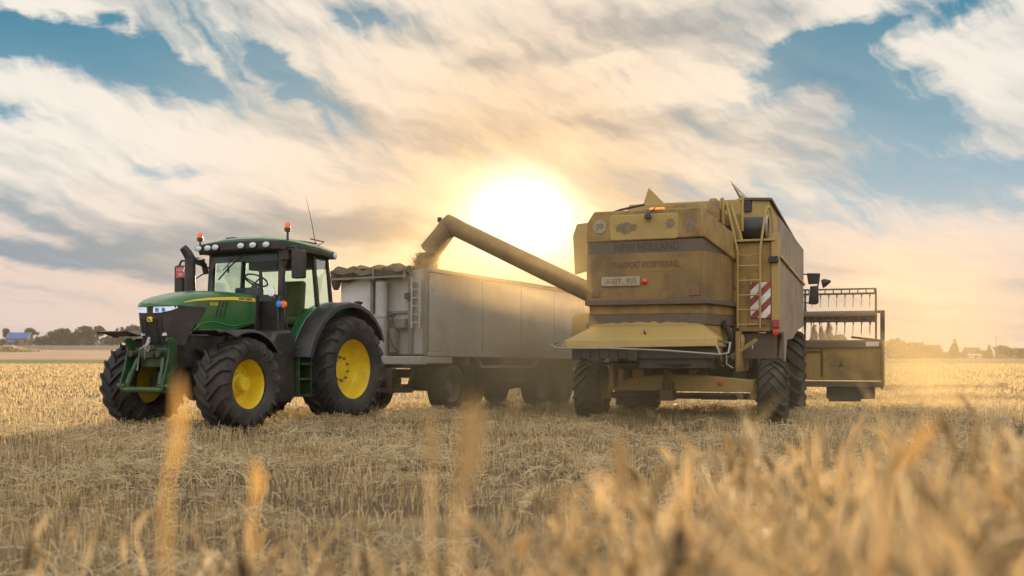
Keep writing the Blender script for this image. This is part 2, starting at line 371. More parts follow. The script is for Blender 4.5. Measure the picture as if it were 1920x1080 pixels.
def text(name, s, size, mat, parent, loc, rot, depth=.002, sx=1., bold=False):
    cu = bpy.data.curves.new(name, 'FONT'); cu.body = s; cu.size = size; cu.align_x = 'CENTER'; cu.align_y = 'CENTER'; cu.extrude = depth
    if bold: cu.offset = size * .025
    tmp = bpy.data.objects.new(name, cu); COL.objects.link(tmp)
    me = bpy.data.meshes.new_from_object(tmp.evaluated_get(bpy.context.evaluated_depsgraph_get()))
    bpy.data.objects.remove(tmp); bpy.data.curves.remove(cu)
    me.materials.clear(); me.materials.append(mat); me.name = name
    o = bpy.data.objects.new(name, me); link(o, parent); o.location = loc; o.rotation_euler = rot; o.scale = (sx, 1, 1)
    return o
def bulk(name, V, F, mat, parent=None, smooth=False):
    """numpy mesh: V (n,3), F (m,k)"""
    me = bpy.data.meshes.new(name); V = np.asarray(V, np.float32); F = np.asarray(F, np.int32); k = F.shape[1]
    me.vertices.add(len(V)); me.vertices.foreach_set('co', V.ravel())
    me.loops.add(F.size); me.loops.foreach_set('vertex_index', F.ravel())
    me.polygons.add(len(F)); me.polygons.foreach_set('loop_start', np.arange(0, F.size, k, dtype=np.int32))
    me.polygons.foreach_set('loop_total', np.full(len(F), k, np.int32))
    me.update(calc_edges=True); me.validate()
    me.materials.append(mat)
    if smooth: me.shade_smooth()
    o = bpy.data.objects.new(name, me); return link(o, parent)

# ------------------------------------------------------------------ terrain
def sst(v, a, b):
    t = np.clip((np.asarray(v, float) - a) / (b - a), 0, 1); return t * t * (3 - 2 * t)
def ground_z(x, y):
    x = np.asarray(x, float); y = np.asarray(y, float)
    az = np.arctan2(x, y)
    z = -.1 * sst(y, 20, 27)
    hill = np.where(y > 165, (np.minimum(y, 330) - 165) * .0287, 0) + np.where(y > 330, (y - 330) * .0112, 0)
    z = z + hill * sst(-az, math.radians(9), math.radians(15)) * (y > 0)
    return z
AZ = np.radians(np.concatenate([np.arange(-180, -60, 6), np.arange(-60, 60, 1.), np.arange(60, 180, 6)]))
def wl(left, right):      # ring boundary: value on the left of the view, value on the right
    return left + (right - left) * sst(AZ, math.radians(-14), math.radians(2))
def ring(name, r0, r1, n, mat, pw=1.):
    t = np.linspace(0, 1, n) ** pw; k = len(AZ)
    rr = r0[None, :] + (r1 - r0)[None, :] * t[:, None]
    ca = np.cos(AZ); fl = np.where(ca > .3, 1 / np.maximum(ca, .3), 1 / .3)
    rr = rr * fl[None, :]
    x = rr * np.sin(AZ); y = rr * np.cos(AZ); z = ground_z(x, y)
    V = np.stack([x, y, z], -1).reshape(-1, 3)
    i, j = np.meshgrid(np.arange(n - 1), np.arange(k), indexing='ij'); j2 = (j + 1) % k
    F = np.stack([i * k + j, (i + 1) * k + j, (i + 1) * k + j2, i * k + j2], -1).reshape(-1, 4)[:, ::-1]
    return tag(bulk(name, V, F, mat, smooth=True), kind='structure')
one = np.ones(len(AZ))
r_a, r_b, r_c, r_d = wl(166, 270), wl(188, 420), wl(268, 424), one * 1400
ring('stubble_field', one * .02, r_a, 60, M['field'], 1.6)
ring('grass_strip', r_a, r_b, 6, M['grass'])
ring('pale_far_field', r_b, r_c, 8, M['pink_field'])
ring('ploughed_field', r_c, r_d, 30, M['plough'], 1.5)

# ------------------------------------------------------------------ wheels
def tyre_mesh(name, rad, wid, rim_r, mat, parent, c, lugs=20, lug_h=.045, side=1, lug_w=.05, sweep=.42):
    """lugged tractor tyre; axle along y, tread chevrons lead at the middle when rolling to +x"""
    m = MB(); h = wid / 2; b = rad - lug_h
    prof = [(-h * .74, rim_r), (-h * .93, rim_r + (b - rim_r) * .2), (-h, rim_r + (b - rim_r) * .5), (-h * .97, b - .10), (-h * .86, b - .035), (-h * .55, b - .008), (0, b),
            (h * .55, b - .008), (h * .86, b - .035), (h * .97, b - .10), (h, rim_r + (b - rim_r) * .5), (h * .93, rim_r + (b - rim_r) * .2), (h * .74, rim_r)]
    m.lathe(prof, c, 'y', 56, closed=False)
    path = [(0., 0), (.28, .0), (.58, -.006), (.86, -.03), (.985, -.10), (1.0, -.16)]
    for s in (1, -1):
        for k in range(lugs):
            t0 = (k + (.5 if s < 0 else 0)) * 2 * math.pi / lugs
            secs = []
            for q, (u, dr) in enumerate(path):
                t = t0 + sweep * (u ** .9) if u < .97 else t0 + sweep * (.97 + (q - 4) * .04)
                base = b + dr - .01; top = b + dr + lug_h * (1 if q < 4 else (.75 if q == 4 else .1))
                yy = s * h * (u * 1. if q < 4 else (1.01 if q == 4 else 1.0)) - (s * .02 if q == 0 else 0)
                w = lug_w * (.85 if q == 0 else 1.1)
                if q >= 4: yo = s * lug_h * .45
                else: yo = 0
                pts = []
                for (dt, rr, oy) in ((-w / 2 * 1.25, base, 0), (w / 2 * 1.25, base, 0), (w / 2 * .8, top, yo), (-w / 2 * .8, top, yo)):
                    a = t + dt / rad
                    pts.append((c[0] + rr * math.cos(a), c[1] + yy + oy, c[2] + rr * math.sin(a)))
                secs.append(pts)
            m.loft(secs)
    return m.build(name, mat, parent, smooth=32)
def plain_tyre(name, rad, wid, rim_r, mat, parent, c):
    m = MB(); h = wid / 2
    prof = [(-h * .8, rim_r), (-h * .97, rim_r + .04), (-h, (rad + rim_r) / 2), (-h * .96, rad - .05), (-h * .82, rad - .012)]
    g = [-.5, -.25, 0, .25, .5]
    for q in g:
        prof += [(h * (q - .05), rad), (h * (q - .045), rad - .014), (h * (q + .045), rad - .014), (h * (q + .05), rad)]
    prof += [(h * .82, rad - .012), (h * .96, rad - .05), (h, (rad + rim_r) / 2), (h * .97, rim_r + .04), (h * .8, rim_r)]
    m.lathe(prof, c, 'y', 40)
    return m.build(name, mat, parent, smooth=40)

# ------------------------------------------------------------------ tractor
def build_tractor():
    T = empty('tractor', (-3.96, 18.53, 0), R(-116), 'green farm tractor with yellow wheels and two amber beacons, hitched to the grey trailer', 'tractor')
    G, K = M['green'], M['black']
    # chassis and engine
    m = MB(); m.box(-.75, 3.2, -.22, .22, .62, 1.05); m.box(.9, 3.35, -.30, .30, 1.0, 1.5); m.box(-.5, 1.2, -.42, .42, .72, 1.3)
    m.box(2.2, 3.0, -.36, .36, .85, 1.1); m.box(-1.0, -.6, -.3, .3, .55, 1.1); m.tube([(2.1, .33, 1.3), (2.5, .36, 1.1), (3.0, .34, 1.3)], .03)
    m.tube([(2.0, .36, 1.15), (2.3, .37, .9), (2.9, .36, 1.0)], .025)
    m.build('chassis', M['dark'], T, bevel=.015)
    m = MB(); m.lathe([(-.95, .11), (-.6, .13), (-.5, .2), (.5, .2), (.6, .13), (.95, .11)], (0, 0, .94), 'y', 16); m.build('rear_axle', M['dark'], T)
    m = MB(); m.loft([[(2.70, y, z0), (2.86, y, z0), (2.86, y, z1), (2.70, y, z1)] for y, z0, z1 in ((-.8, .66, .84), (-.3, .56, .86), (.3, .56, .86), (.8, .66, .84))])
    m.tube([(2.55, -.75, .75), (2.55, .75, .75)], .025); m.build('front_axle', M['dark_green'], T, bevel=.01)
    # hood
    secs = []
    for x, wb, zb, ws, zs, zt in ((1.74, .45, 1.72, .46, 2.08, 2.235), (2.2, .45, 1.62, .46, 2.075, 2.25), (2.7, .44, 1.52, .45, 2.05, 2.235), (3.05, .425, 1.60, .43, 2.02, 2.19),
                                  (3.3, .40, 1.93, .405, 1.985, 2.13), (3.45, .375, 1.93, .382, 1.958, 2.08), (3.56, .31, 1.93, .318, 1.95, 2.03), (3.63, .17, 1.93, .175, 1.948, 1.985)):
        half = [(wb, zb), (ws + .004, (zb + zs) / 2), (ws, zs), (ws * .965, zs + (zt - zs) * .42), (ws * .80, zs + (zt - zs) * .80), (ws * .45, zt - .012)]
        ring_ = [(x, y, z) for y, z in half] + [(x, 0, zt)] + [(x, -y, z) for y, z in half[::-1]]
        secs.append(ring_)
    hood = MB().loft(secs).build('hood', G, T, smooth=50)
    # crease line and lower body skirt
    m = MB(); m.tube([(1.78, .462, 1.74), (2.3, .458, 1.66), (2.75, .448, 1.72), (3.0, .438, 1.68), (3.25, .42, 1.5)], .012, 6); m.build('hood_crease', G, hood)
    m = MB()
    for s in (1, -1):
        top = [(1.75, 2.085, .468, 2.145, .452), (2.3, 2.088, .468, 2.14, .452), (2.8, 2.062, .455, 2.10, .442), (3.1, 2.034, .434, 2.06, .426), (3.32, 1.998, .408, 2.01, .404)]
        secs = []
        for x, z0, y0, z1, y1 in top: secs.append([(x, s * (y0 - .01), z0), (x, s * (y0 + .002), z0), (x, s * (y1 + .006), z1), (x, s * (y1 - .01), z1)])
        m.loft(secs)
    stripe = m.build('yellow_stripe', M['stripe'], hood, smooth=60)
    text('lettering', 'JOHN DEERE', .052, M['black'], hood, (2.0, .4685, 2.115), (R(96), 0, R(180)), .001, 1.1, True)
    text('lettering', '6215R', .075, M['stripe'], hood, (2.72, .4545, 2.0), (R(90), 0, R(180)), .001, 1.0, True)
    # slanted cooling slots
    for k in range(3):
        m = MB(); x = 2.60 - k * .085
        m.prism([(x + .06, 1.79), (x + .10, 1.79), (x + .055, 1.93), (x + .015, 1.93)], 'y', .43, .4595)
        m.prism([(x + .01, 1.945), (x + .05, 1.945), (x + .005, 2.055), (x - .035, 2.055)], 'y', .43, .4595)
        m.build('cooling_slot', M['black'], hood)
    for k in range(3):
        m = MB(); x = 2.60 - k * .085
        m.prism([(x + .06, 1.79), (x + .10, 1.79), (x - .02, 2.05), (x - .06, 2.05)], 'y', -.4595, -.43)
        m.build('cooling_slot', M['black'], hood)
    m = MB(); m.prism([(1.98, 1.80), (2.32, 1.78), (2.34, 1.90), (2.28, 1.92), (2.0, 1.93)], 'y', .45, .4615); m.build('side_panel', G, hood, bevel=.004)
    m = MB(); m.box(1.64, 1.76, -.47, .47, 1.6, 2.2); m.build('rear_seal', K, hood, bevel=.02)
    # grille wrapped round the nose
    path = [(2.88, .456), (3.15, .437), (3.36, .412), (3.47, .375), (3.555, .30), (3.605, .16), (3.615, 0)]
    path = path + [(x, -y) for x, y in path[-2::-1]]
    def on_path(d):      # x on the nose for a given y
        a = abs(d)
        for (x0, y0), (x1, y1) in zip(path[:7], path[1:7]):
            if y1 <= a <= y0: return x0 + (x1 - x0) * (y0 - a) / (y0 - y1)
        return path[0][0]
    v = []; n = len(path); nz = 8
    for k in range(nz + 1):
        t = k / nz
        for x, y in path:
            xx = max(x, 3.34 - .46 * t ** 1.4) if x < 3.4 else x - .10 * (1 - t) ** 2
            yy = y
            v.append((xx, yy, 1.345 + t * (1.945 - 1.345)))
    m = MB().add(v, [(k * n + i, k * n + i + 1, (k + 1) * n + i + 1, (k + 1) * n + i) for k in range(nz) for i in range(n - 1)])
    v2 = [(x - .05, y * .97, z) for x, y, z in v]
    m.add(v2, [(k * n + i, (k + 1) * n + i, (k + 1) * n + i + 1, k * n + i + 1) for k in range(nz) for i in range(n - 1)])
    gr = m.build('grille', M['grille'], T, smooth=50)
    m = MB()
    for k in range(9):
        z = 1.40 + k * .042; m.tube([(on_path(y) + .006, y, z) for y in np.linspace(-.17, .17, 7)], .006, 5)
    for y in (-.2, -.1, .1, .2): m.tube([(on_path(y) + .010 - .09 * max(0, 1 - (z - 1.345) / .6) ** 2, y, z) for z in np.linspace(1.36, 1.76, 5)], .011, 5)
    m.build('grille_slats', M['black'], gr)
    m = MB(); m.box(3.5, 3.56, .18, .25, 1.48, 1.53); m.build('lower_lamp', M['worklamp'], gr, bevel=.01); m = MB(); m.box(3.5, 3.56, -.25, -.18, 1.48, 1.53); m.build('lower_lamp', M['worklamp'], gr, bevel=.01)
    for s in (1, -1):
        m = MB(); ys = np.linspace(.07, .385, 8); a = []; b = []
        for i, y in enumerate(ys):
            t = i / 7; zb = 1.835 + .055 * t - .02 * math.sin(t * 3.1); zt = 1.925 + .012 * t
            if t > .9: zb = zt - .03
            a.append((on_path(y) + .016, s * y, zb)); b.append((on_path(y) + .008, s * y, zt))
        a2 = [(x - .03, y, z) for x, y, z in a]; b2 = [(x - .03, y, z) for x, y, z in b]
        m.loft([[a[i], b[i], b2[i], a2[i]] for i in range(8)])
        hl = m.build('headlight', M['headlamp'], T, smooth=50)
        m = MB()
        for y in (.15, .25): m = MB(); m.lathe([(0, .0), (.0, .032), (.014, .036), (.014, .029), (.004, .0)], (on_path(y) + .012, s * y, 1.877), 'x', 14); m.build('projector_lens', M['blue'] if s > 0 else M['headlamp'], hl)
    bd = MB(); bd.prism([(-.045, 1.695), (.045, 1.695), (.052, 1.73), (.045, 1.775), (-.045, 1.775), (-.052, 1.73)], 'x', 3.60, 3.632); bd = bd.build('badge', M['stripe'], T, bevel=.006)
    m = MB(); m.prism([(-.034, 1.712), (-.006, 1.718), (.02, 1.708), (.03, 1.716), (.012, 1.73), (.0, 1.742), (-.02, 1.745), (-.03, 1.764), (-.036, 1.748), (-.022, 1.73)], 'x', 3.632, 3.635); m.build('emblem', M['dark_green'], bd)
    # front linkage
    fl = None
    m = MB()
    m.beam((3.52, -.36, 1.22), (3.52, .36, 1.22), .12, .16); m.box(3.3, 3.52, -.30, .30, 1.0, 1.20); m.box(3.2, 3.5, -.2, .2, 1.2, 1.36)
    fl = m.build('front_linkage', M['dark_green'], T, bevel=.015)
    for s in (1, -1):
        m = MB(); o = [(3.50, 1.40), (3.60, 1.455), (3.70, 1.45), (3.73, 1.40), (3.69, 1.37), (3.66, 1.25), (3.72, 1.0), (3.80, .78), (3.80, .66), (3.74, .60), (3.66, .62), (3.60, .85), (3.50, 1.05)]
        m.prism(o, 'y', s * .415, s * .445); m.tube([(3.76, s * .36, .72), (3.76, s * .52, .72)], .035, 10)
        m.build('lift_arm', M['dark_green'], fl, bevel=.006)
        m = MB(); m.tube([(3.60, s * .26, 1.14), (3.68, s * .31, .92)], .035, 10); m.tube([(3.68, s * .31, .92), (3.74, s * .34, .74)], .048, 12); m.tube([(3.74, s * .29, .72), (3.74, s * .40, .72)], .03, 8)
        m.build('lift_cylinder', M['dark_green'], fl)
    m = MB(); m.tube([(3.75, -.42, .66), (3.75, .42, .66)], .045, 10); m.build('lower_bar', M['dark_green'], fl)
    for x, y, r_ in ((3.62, -.34, .05), (3.60, .2, .05), (3.60, .08, .045)): m = MB(); m.tube([(x - .02, y, 1.21), (x + .07, y, 1.21)], r_, 10); m.build('hose_port', M['dark'], fl)
    m = MB(); m.tube([(3.62, 0, 1.46), (3.66, -.02, 1.34), (3.66, 0, 1.24)], .03, 8); m.tube([(3.64, -.05, 1.36), (3.69, -.12, 1.28), (3.66, -.18, 1.18), (3.68, -.2, .95)], .012, 6); m.tube([(3.65, .04, 1.4), (3.70, .0, 1.3), (3.68, -.05, 1.12)], .012, 6); m.box(3.6, 3.68, -.06, .06, 1.27, 1.34)
    m.build('coupling', M['steel'], fl)
    # wheels
    for s in (1, -1):
        c = (2.77, s * .99, .735)
        ty = tyre_mesh('front_wheel', .735, .60, .385, M['rubber'], T, c, 19, .05, s, .058)
        p = [(.17, .415), (.185, .40), (.165, .385), (.10, .37), (.02, .355), (-.02, .345), (-.06, .33), (-.075, .20), (-.07, .0)]
        m = MB(); m.lathe([(s * a, r) for a, r in p], c, 'y', 40); m.build('rim', M['rim'], ty)
        m = MB(); m.lathe([(s * a, r) for a, r in ((-.08, .19), (.0, .175), (.03, .165), (.035, .125), (.13, .115), (.15, .10), (.155, 0))], c, 'y', 28)
        for k in range(8):
            a = k * math.pi / 4; m.lathe([(s * -.08, .016), (s * -.045, .016), (s * -.045, 0)], (c[0] + .25 * math.cos(a), c[1], c[2] + .25 * math.sin(a)), 'y', 6)
        m.build('hub', M['rim'], ty)
        c = (0, s * .98, .94)
        ty = tyre_mesh('rear_wheel', .955, .66, .535, M['rubber'], T, c, 21, .055, s, .065)
        p = [(.21, .575), (.225, .56), (.20, .545), (.12, .525), (.02, .50), (-.03, .48), (-.06, .46), (-.075, .28), (-.06, .20), (-.06, 0)]
        m = MB(); m.lathe([(s * a, r) for a, r in p], c, 'y', 48); m.build('rim', M['rim'], ty)
        m = MB(); m.lathe([(s * a, r) for a, r in ((-.06, .19), (-.035, .185), (-.03, .11), (-.02, .10), (-.02, 0))], c, 'y', 24); m.build('hub', M['rim'], ty)
        for k in range(10):
            a = k * math.pi / 5 + .2; m = MB(); m.lathe([(s * -.06, .026), (s * -.01, .024), (s * .0, .016), (s * .0, 0)], (c[0] + .215 * math.cos(a), c[1], c[2] + .215 * math.sin(a)), 'y', 8); m.build('wheel_nut', M['steel'], ty)
        # fenders
        arc = [(2.77 + .83 * math.cos(R(a)), .76 + .83 * math.sin(R(a))) for a in range(28, 152, 9)]
        arc = [(3.53, 1.56), (3.40, 1.575)] + [q for q in arc if q[0] < 3.2] + [(2.02, 1.25)]
        m = MB(); secs = []
        for i, (x, z) in enumerate(arc):
            dx, dz = x - 2.77, z - .735; l = math.hypot(dx, dz); nx, nz = dx / l, dz / l
            y0, y1 = s * .74, s * 1.27
            secs.append([(x, y0, z), (x, y1 - s * .03, z), (x - nx * .04, y1, z - nz * .04), (x - nx * .05, y1, z - nz * .05), (x - nx * .018, y1 - s * .035, z - nz * .018), (x - nx * .018, y0, z - nz * .018)])
        m.loft(secs); m.beam((2.77, s * .7, .9), (2.77, s * .74, 1.55), .05)
        m.build('front_fender', K, T, smooth=50)
        arc = [(1.36, 1.16), (1.26, 1.40), (1.12, 1.62), (.95, 1.82), (.72, 1.98), (.45, 2.09), (.15, 2.14), (-.15, 2.12), (-.42, 2.03), (-.66, 1.88), (-.85, 1.68), (-.95, 1.48)]
        def arc_part(y0, y1, th, lip):
            secs = []
            for x, z in arc:
                dx, dz = x, z - .94; l = math.hypot(dx, dz); nx, nz = dx / l, dz / l
                secs.append([(x, s * y0, z), (x, s * (y1 - .05), z), (x - nx * .02, s * (y1 - .012), z - nz * .02), (x - nx * lip, s * y1, z - nz * lip), (x - nx * (lip + .01), s * (y1 - .01), z - nz * (lip + .01)), (x - nx * th, s * (y1 - .03), z - nz * th), (x - nx * th, s * y0, z - nz * th)])
            return MB().loft(secs)
        ob = arc_part(.90, 1.29, .03, .09).build('rear_fender', K, T, smooth=50)
        a2 = [(1.30, 1.30)] + arc[1:]
        m = MB(); inner = [(1.24, 1.16)] + [(x * .985, z - .0) for x, z in arc[:10]] + [(-.62, 1.5), (-.2, 1.3)]
        m.prism([(x, z + .012) for x, z in inner], 'y', s * .70, s * .895); m.build('fender_panel', G, ob, bevel=.02)
    # fender mounted mirror/light stalk at the back
    m = MB(); m.tube([(-.55, .95, 1.98), (-.55, .95, 2.14)], .02, 8); m.lathe([(0, 0), (0, .05), (.03, .085), (.05, .085), (.07, .04), (.075, 0)], (-.55, .95, 2.13), 'z', 14); m.build('gps_puck', K, T)
    # fuel tank and steps
    m = MB(); m.prism([(1.28, .55), (1.35, .42), (1.85, .40), (1.98, .55), (2.02, 1.0), (1.96, 1.40), (1.80, 1.60), (1.40, 1.62), (1.30, 1.5)], 'y', .40, .96); m.build('fuel_tank', K, T, bevel=.06)
    m = MB(); m.prism([(1.28, .55), (1.35, .42), (1.85, .40), (1.98, .55), (2.02, 1.0), (1.96, 1.40), (1.80, 1.60), (1.40, 1.62), (1.30, 1.5)], 'y', -.96, -.40); m.build('tool_box', K, T, bevel=.06)
    for s in (1,):
        m = MB(); m.box(.94, .97, .72, 1.02, .48, 1.34); m.box(1.27, 1.30, .72, 1.02, .48, 1.34); m.box(.97, 1.27, .70, .73, .5, 1.34)
        st = m.build('step_frame', M['dark_green'], T, bevel=.008)
        for z in (.48, .76, 1.02, 1.26):
            m = MB(); m.box(.965, 1.275, .74, 1.05 if z > .5 else 1.10, z, z + .035); m.build('step', M['dark_green'] if z > .5 else K, st, bevel=.006)
    # cab
    m = MB()
    m.prism([(1.56, 1.30), (1.58, 2.10), (1.50, 2.22), (1.42, 2.22), (1.44, 1.50), (1.20, 1.34), (1.20, 1.24)], 'y', -.80, .80)       # firewall/front corner
    m.box(.0, 1.5, -.72, .72, 1.22, 1.36)                                      # floor
    m.box(-.02, .10, -.74, .74, 1.3, 2.05)                                     # rear wall
    cab = m.build('cab', K, T, bevel=.02)
    def pill(p, q, w, d): return MB().beam(p, q, w, d, up=(1, 0, 0))
    for s in (1, -1):
        m = pill((1.50, s * .79, 1.5), (1.42, s * .765, 3.02), .10, .09); m.build('pillar', K, cab, bevel=.015)
        m = pill((.58, s * .86, 2.05), (.60, s * .78, 3.0), .065, .075); m.build('pillar', K, cab, bevel=.012)
        m = pill((.10, s * .80, 2.10), (.17, s * .755, 3.0), .06, .06); m.build('pillar', K, cab, bevel=.012)
        m = MB(); m.beam((1.45, s * .82, 1.42), (.75, s * .86, 1.40), .05); m.beam((.75, s * .86, 1.40), (.55, s * .87, 2.02), .05); m.beam((1.42, s * .79, 2.96), (.6, s * .80, 2.96), .06); m.build('door_frame', K, cab)
        m = MB(); m.add([(1.46, s * .805, 1.46), (.76, s * .855, 1.44), (.58, s * .865, 2.03), (.60, s * .795, 2.96), (1.41, s * .785, 2.96)], [(0, 1, 2, 3, 4)]); m.build('door_window', M['glass'], cab, smooth=0)
        m = MB(); m.add([(.55, s * .855, 2.06), (.13, s * .80, 2.10), (.18, s * .76, 2.97), (.57, s * .785, 2.97)], [(0, 1, 2, 3)]); m.build('quarter_window', M['glass'], cab, smooth=0)
    m = MB(); m.add([(1.55, -.74, 2.20), (1.55, .74, 2.20), (1.47, .72, 2.98), (1.47, -.72, 2.98)], [(0, 1, 2, 3)]); m.build('windscreen', M['glass'], cab, smooth=0)
    m = MB(); m.add([(.08, -.74, 2.06), (.08, .74, 2.06), (.15, .72, 2.97), (.15, -.72, 2.97)], [(0, 1, 2, 3)]); m.build('rear_window', M['glass'], cab, smooth=0)
    m = MB(); m.tube([(1.55, .05, 2.93), (1.57, -.25, 2.72), (1.575, -.50, 2.50)], .013, 6); m.tube([(1.55, -.1, 2.93), (1.575, -.4, 2.66)], .008, 5); m.build('wiper', K, cab)
    m = MB(); m.tube([(1.48, .84, 2.55), (1.46, .86, 2.3), (1.44, .87, 1.7), (1.36, .88, 1.5)], .014, 6); m.build('grab_rail', K, cab)
    # roof
    def sec(x, w, z0, z1, zc): return [(x, -w, z0), (x, -w * 1.01, (z0 + z1) / 2), (x, -w * .95, z1), (x, -w * .5, zc), (x, 0, zc + .012), (x, w * .5, zc), (x, w * .95, z1), (x, w * 1.01, (z0 + z1) / 2), (x, w, z0)]
    m = MB().loft([sec(.0, .84, 3.0, 3.06, 3.08), (sec(.06, .88, 2.985, 3.08, 3.11)), sec(.6, .93, 3.02, 3.13, 3.19), sec(1.2, .94, 3.05, 3.16, 3.23), sec(1.5, .92, 3.08, 3.15, 3.21), sec(1.6, .88, 3.11, 3.13, 3.17)])
    roof = m.build('roof', M['green'], cab, smooth=40)
    m = MB().loft([[(x, -w, z0), (x, -w, z1), (x, w, z1), (x, w, z0)] for x, w, z0, z1 in ((.02, .86, 2.93, 3.0), (.08, .90, 2.93, 3.0), (.6, .95, 2.955, 3.035), (1.3, .955, 2.96, 3.06), (1.56, .93, 2.955, 3.09), (1.68, .86, 2.97, 3.105), (1.71, .60, 2.985, 3.12), (1.72, .3, 2.99, 3.13))])
    vis = m.build('roof_visor', M['grille'], cab, bevel=.02)
    for y in (-.83, -.62, -.42, .14, .40, .66):
        x = 1.725 if abs(y) < .6 else 1.695
        m = MB(); m.lathe([(-.03, .082), (.02, .085), (.028, .078)], (x, y, 0), 'x', 20)
        o = m.build('work_light', K, cab); o.location.z = 3.045; o.scale.z = .62
        m = MB(); m.lathe([(.02, .078), (.034, .055), (.04, 0)], (x, y, 0), 'x', 20); m.build('lens', M['worklamp'], o)
    m = MB(); m.lathe([(-.02, .06), (.025, .06)], (.12, .885, 2.99), 'y', 18); o = m.build('work_light', K, cab)
    m = MB(); m.lathe([(.02, .055), (.035, .04), (.04, 0)], (.12, .89, 2.99), 'y', 18); m.build('lens', M['worklamp'], o)
    m = MB(); m.box(.3, .8, .3, .65, 3.185, 3.21); m.tube([(.35, .7, 3.16), (.2, .72, 3.24), (.6, .72, 3.25)], .012, 6); m.box(1.25, 1.4, -.5, -.3, 3.20, 3.25); m.build('roof_hatch', K, cab, bevel=.008)
    for s, x, zs in ((1, 1.45, 3.10), (-1, 1.47, 3.02)):
        y = .90 if s > 0 else -1.02
        m = MB()
        m.tube([(x, s * .80, zs - .05), (x, y, zs - .05), (x, y, 3.26 if s > 0 else 3.20)], .016, 8) if s < 0 else m.tube([(x, y, 3.0), (x, y, 3.27)], .02, 8)
        zb = 3.27 if s > 0 else 3.20
        m.lathe([(0, 0), (0, .025), (.01, .054), (.062, .054), (.066, .05), (.066, 0)], (x, y, zb), 'z', 18); bc = m.build('beacon_base', K, T)
        m = MB(); m.lathe([(.064, .051), (.11, .049), (.14, .04), (.16, .024), (.166, 0)], (x, y, zb), 'z', 18); m.build('amber_dome', M['amber'], bc)
    m = MB(); m.tube([(-.05, .35, 3.10), (-.05, .35, 3.22)], .018, 8); m.tube([(-.05, .35, 3.22), (.05, .34, 3.6), (.19, .32, 4.05)], [.008, .006, .003], 6); m.build('antenna', K, T)
    # mirrors
    m = MB(); m.tube([(1.45, .82, 2.98), (1.55, 1.0, 3.0), (1.60, 1.18, 2.99), (1.60, 1.24, 2.85)], .02, 8); m.box(1.45, 1.56, .80, .92, 2.80, 2.98)
    m.beam((1.46, .84, 2.72), (1.5, .86, 3.0), .06); m.build('mirror_arm', K, T)
    m = MB(); m.prism([(1.14, 2.48), (1.16, 2.46), (1.36, 2.46), (1.38, 2.48), (1.38, 2.91), (1.35, 2.93), (1.16, 2.93), (1.14, 2.91)], 'x', 1.56, 1.66); m.build('wing_mirror', K, T, bevel=.02)
    m = MB(); m.prism([(-1.45, 2.28), (-1.42, 2.25), (-1.27, 2.25), (-1.25, 2.28), (-1.25, 2.75), (-1.28, 2.78), (-1.42, 2.78), (-1.45, 2.75)], 'x', 1.56, 1.66); m.build('wing_mirror', K, T, bevel=.02)
    m = MB(); m.tube([(1.46, -.82, 2.72), (1.56, -1.0, 2.80), (1.60, -1.18, 2.86), (1.60, -1.33, 2.86), (1.60, -1.40, 2.75)], .02, 8); m.box(1.52, 1.60, -1.18, -.86, 2.80, 2.88); m.build('mirror_arm', K, T)
    pl = MB(); pl.prism([(-1.36, 2.55), (-1.17, 2.55), (-1.17, 2.74), (-1.36, 2.74)], 'x', 1.70, 1.708); pl = pl.build('number_plate', M['red_plate'], T, bevel=.004)
    text('lettering', '1-LCG', .062, M['white'], pl, (1.7095, -1.265, 2.69), (R(90), 0, R(90)), .001); text('lettering', '393', .068, M['white'], pl, (1.710, -1.255, 2.605), (R(90), 0, R(90)), .001)
    # exhaust
    m = MB(); m.tube([(2.15, -.60, 1.9), (2.15, -.60, 2.80)], .088, 18); m.tube([(2.15, -.60, 2.76), (2.155, -.603, 2.84), (2.19, -.63, 2.92), (2.235, -.66, 2.99), (2.25, -.67, 3.01)], [.085, .085, .08, .07, .062], 18); m.build('exhaust_stack', K, T, bevel=.01)
    m = MB(); m.tube([(2.12, -.56, 2.80), (1.85, -.68, 2.82), (1.65, -.76, 2.76), (1.58, -.78, 2.62)], .05, 10); m.tube([(1.60, -.8, 2.62), (1.75, -.86, 2.52), (1.80, -.86, 2.2)], .014, 6); m.build('intake_pipe', K, T)
    # ball turn signal and small mirror by the A pillar
    m = MB(); m.tube([(1.5, .80, 2.02), (1.58, .86, 2.02)], .03, 8); m.lathe([(-.02, .0), (-.02, .05), (.03, .062), (.05, .05), (.055, 0)], (1.62, .88, 2.04), 'x', 16); o = m.build('turn_signal', M['blue'], T)
    m = MB(); m.lathe([(-.02, .0), (-.02, .05), (.02, .062), (.04, .05), (.045, 0)], (1.60, .945, 2.04), 'x', 16); m.build('amber_lens', M['amber'], o)
    m = MB(); m.tube([(1.56, .7, 2.15), (1.6, .7, 2.24)], .02, 8); m.lathe([(-.03, 0), (-.02, .05), (.02, .085), (.035, .085), (.036, 0)], (1.60, .7, 2.26), 'x', 18); m.build('hood_mirror', M['chrome'], T)
    # interior
    m = MB(); m.tube([(1.42, 0, 1.6), (1.30, 0, 2.2), (1.22, 0, 2.44)], .05, 10); m.box(1.28, 1.45, -.26, .26, 2.16, 2.36); dash = m.build('steering_column', K, cab, bevel=.03)
    m = MB(); ax = Vector((.55, 0, -1)).normalized(); u = Vector((0, 1, 0)); v3 = ax.cross(u)
    m.tube([Vector((1.18, 0, 2.50)) + u * (.2 * math.cos(a)) + v3 * (.2 * math.sin(a)) for a in np.linspace(0, 2 * math.pi, 33)], .016, 8)
    for a in (.5, 2.6, 4.7): m.tube([Vector((1.22, 0, 2.45)), Vector((1.18, 0, 2.50)) + u * (.2 * math.cos(a)) + v3 * (.2 * math.sin(a))], .014, 6)
    m.build('steering_wheel', K, dash)
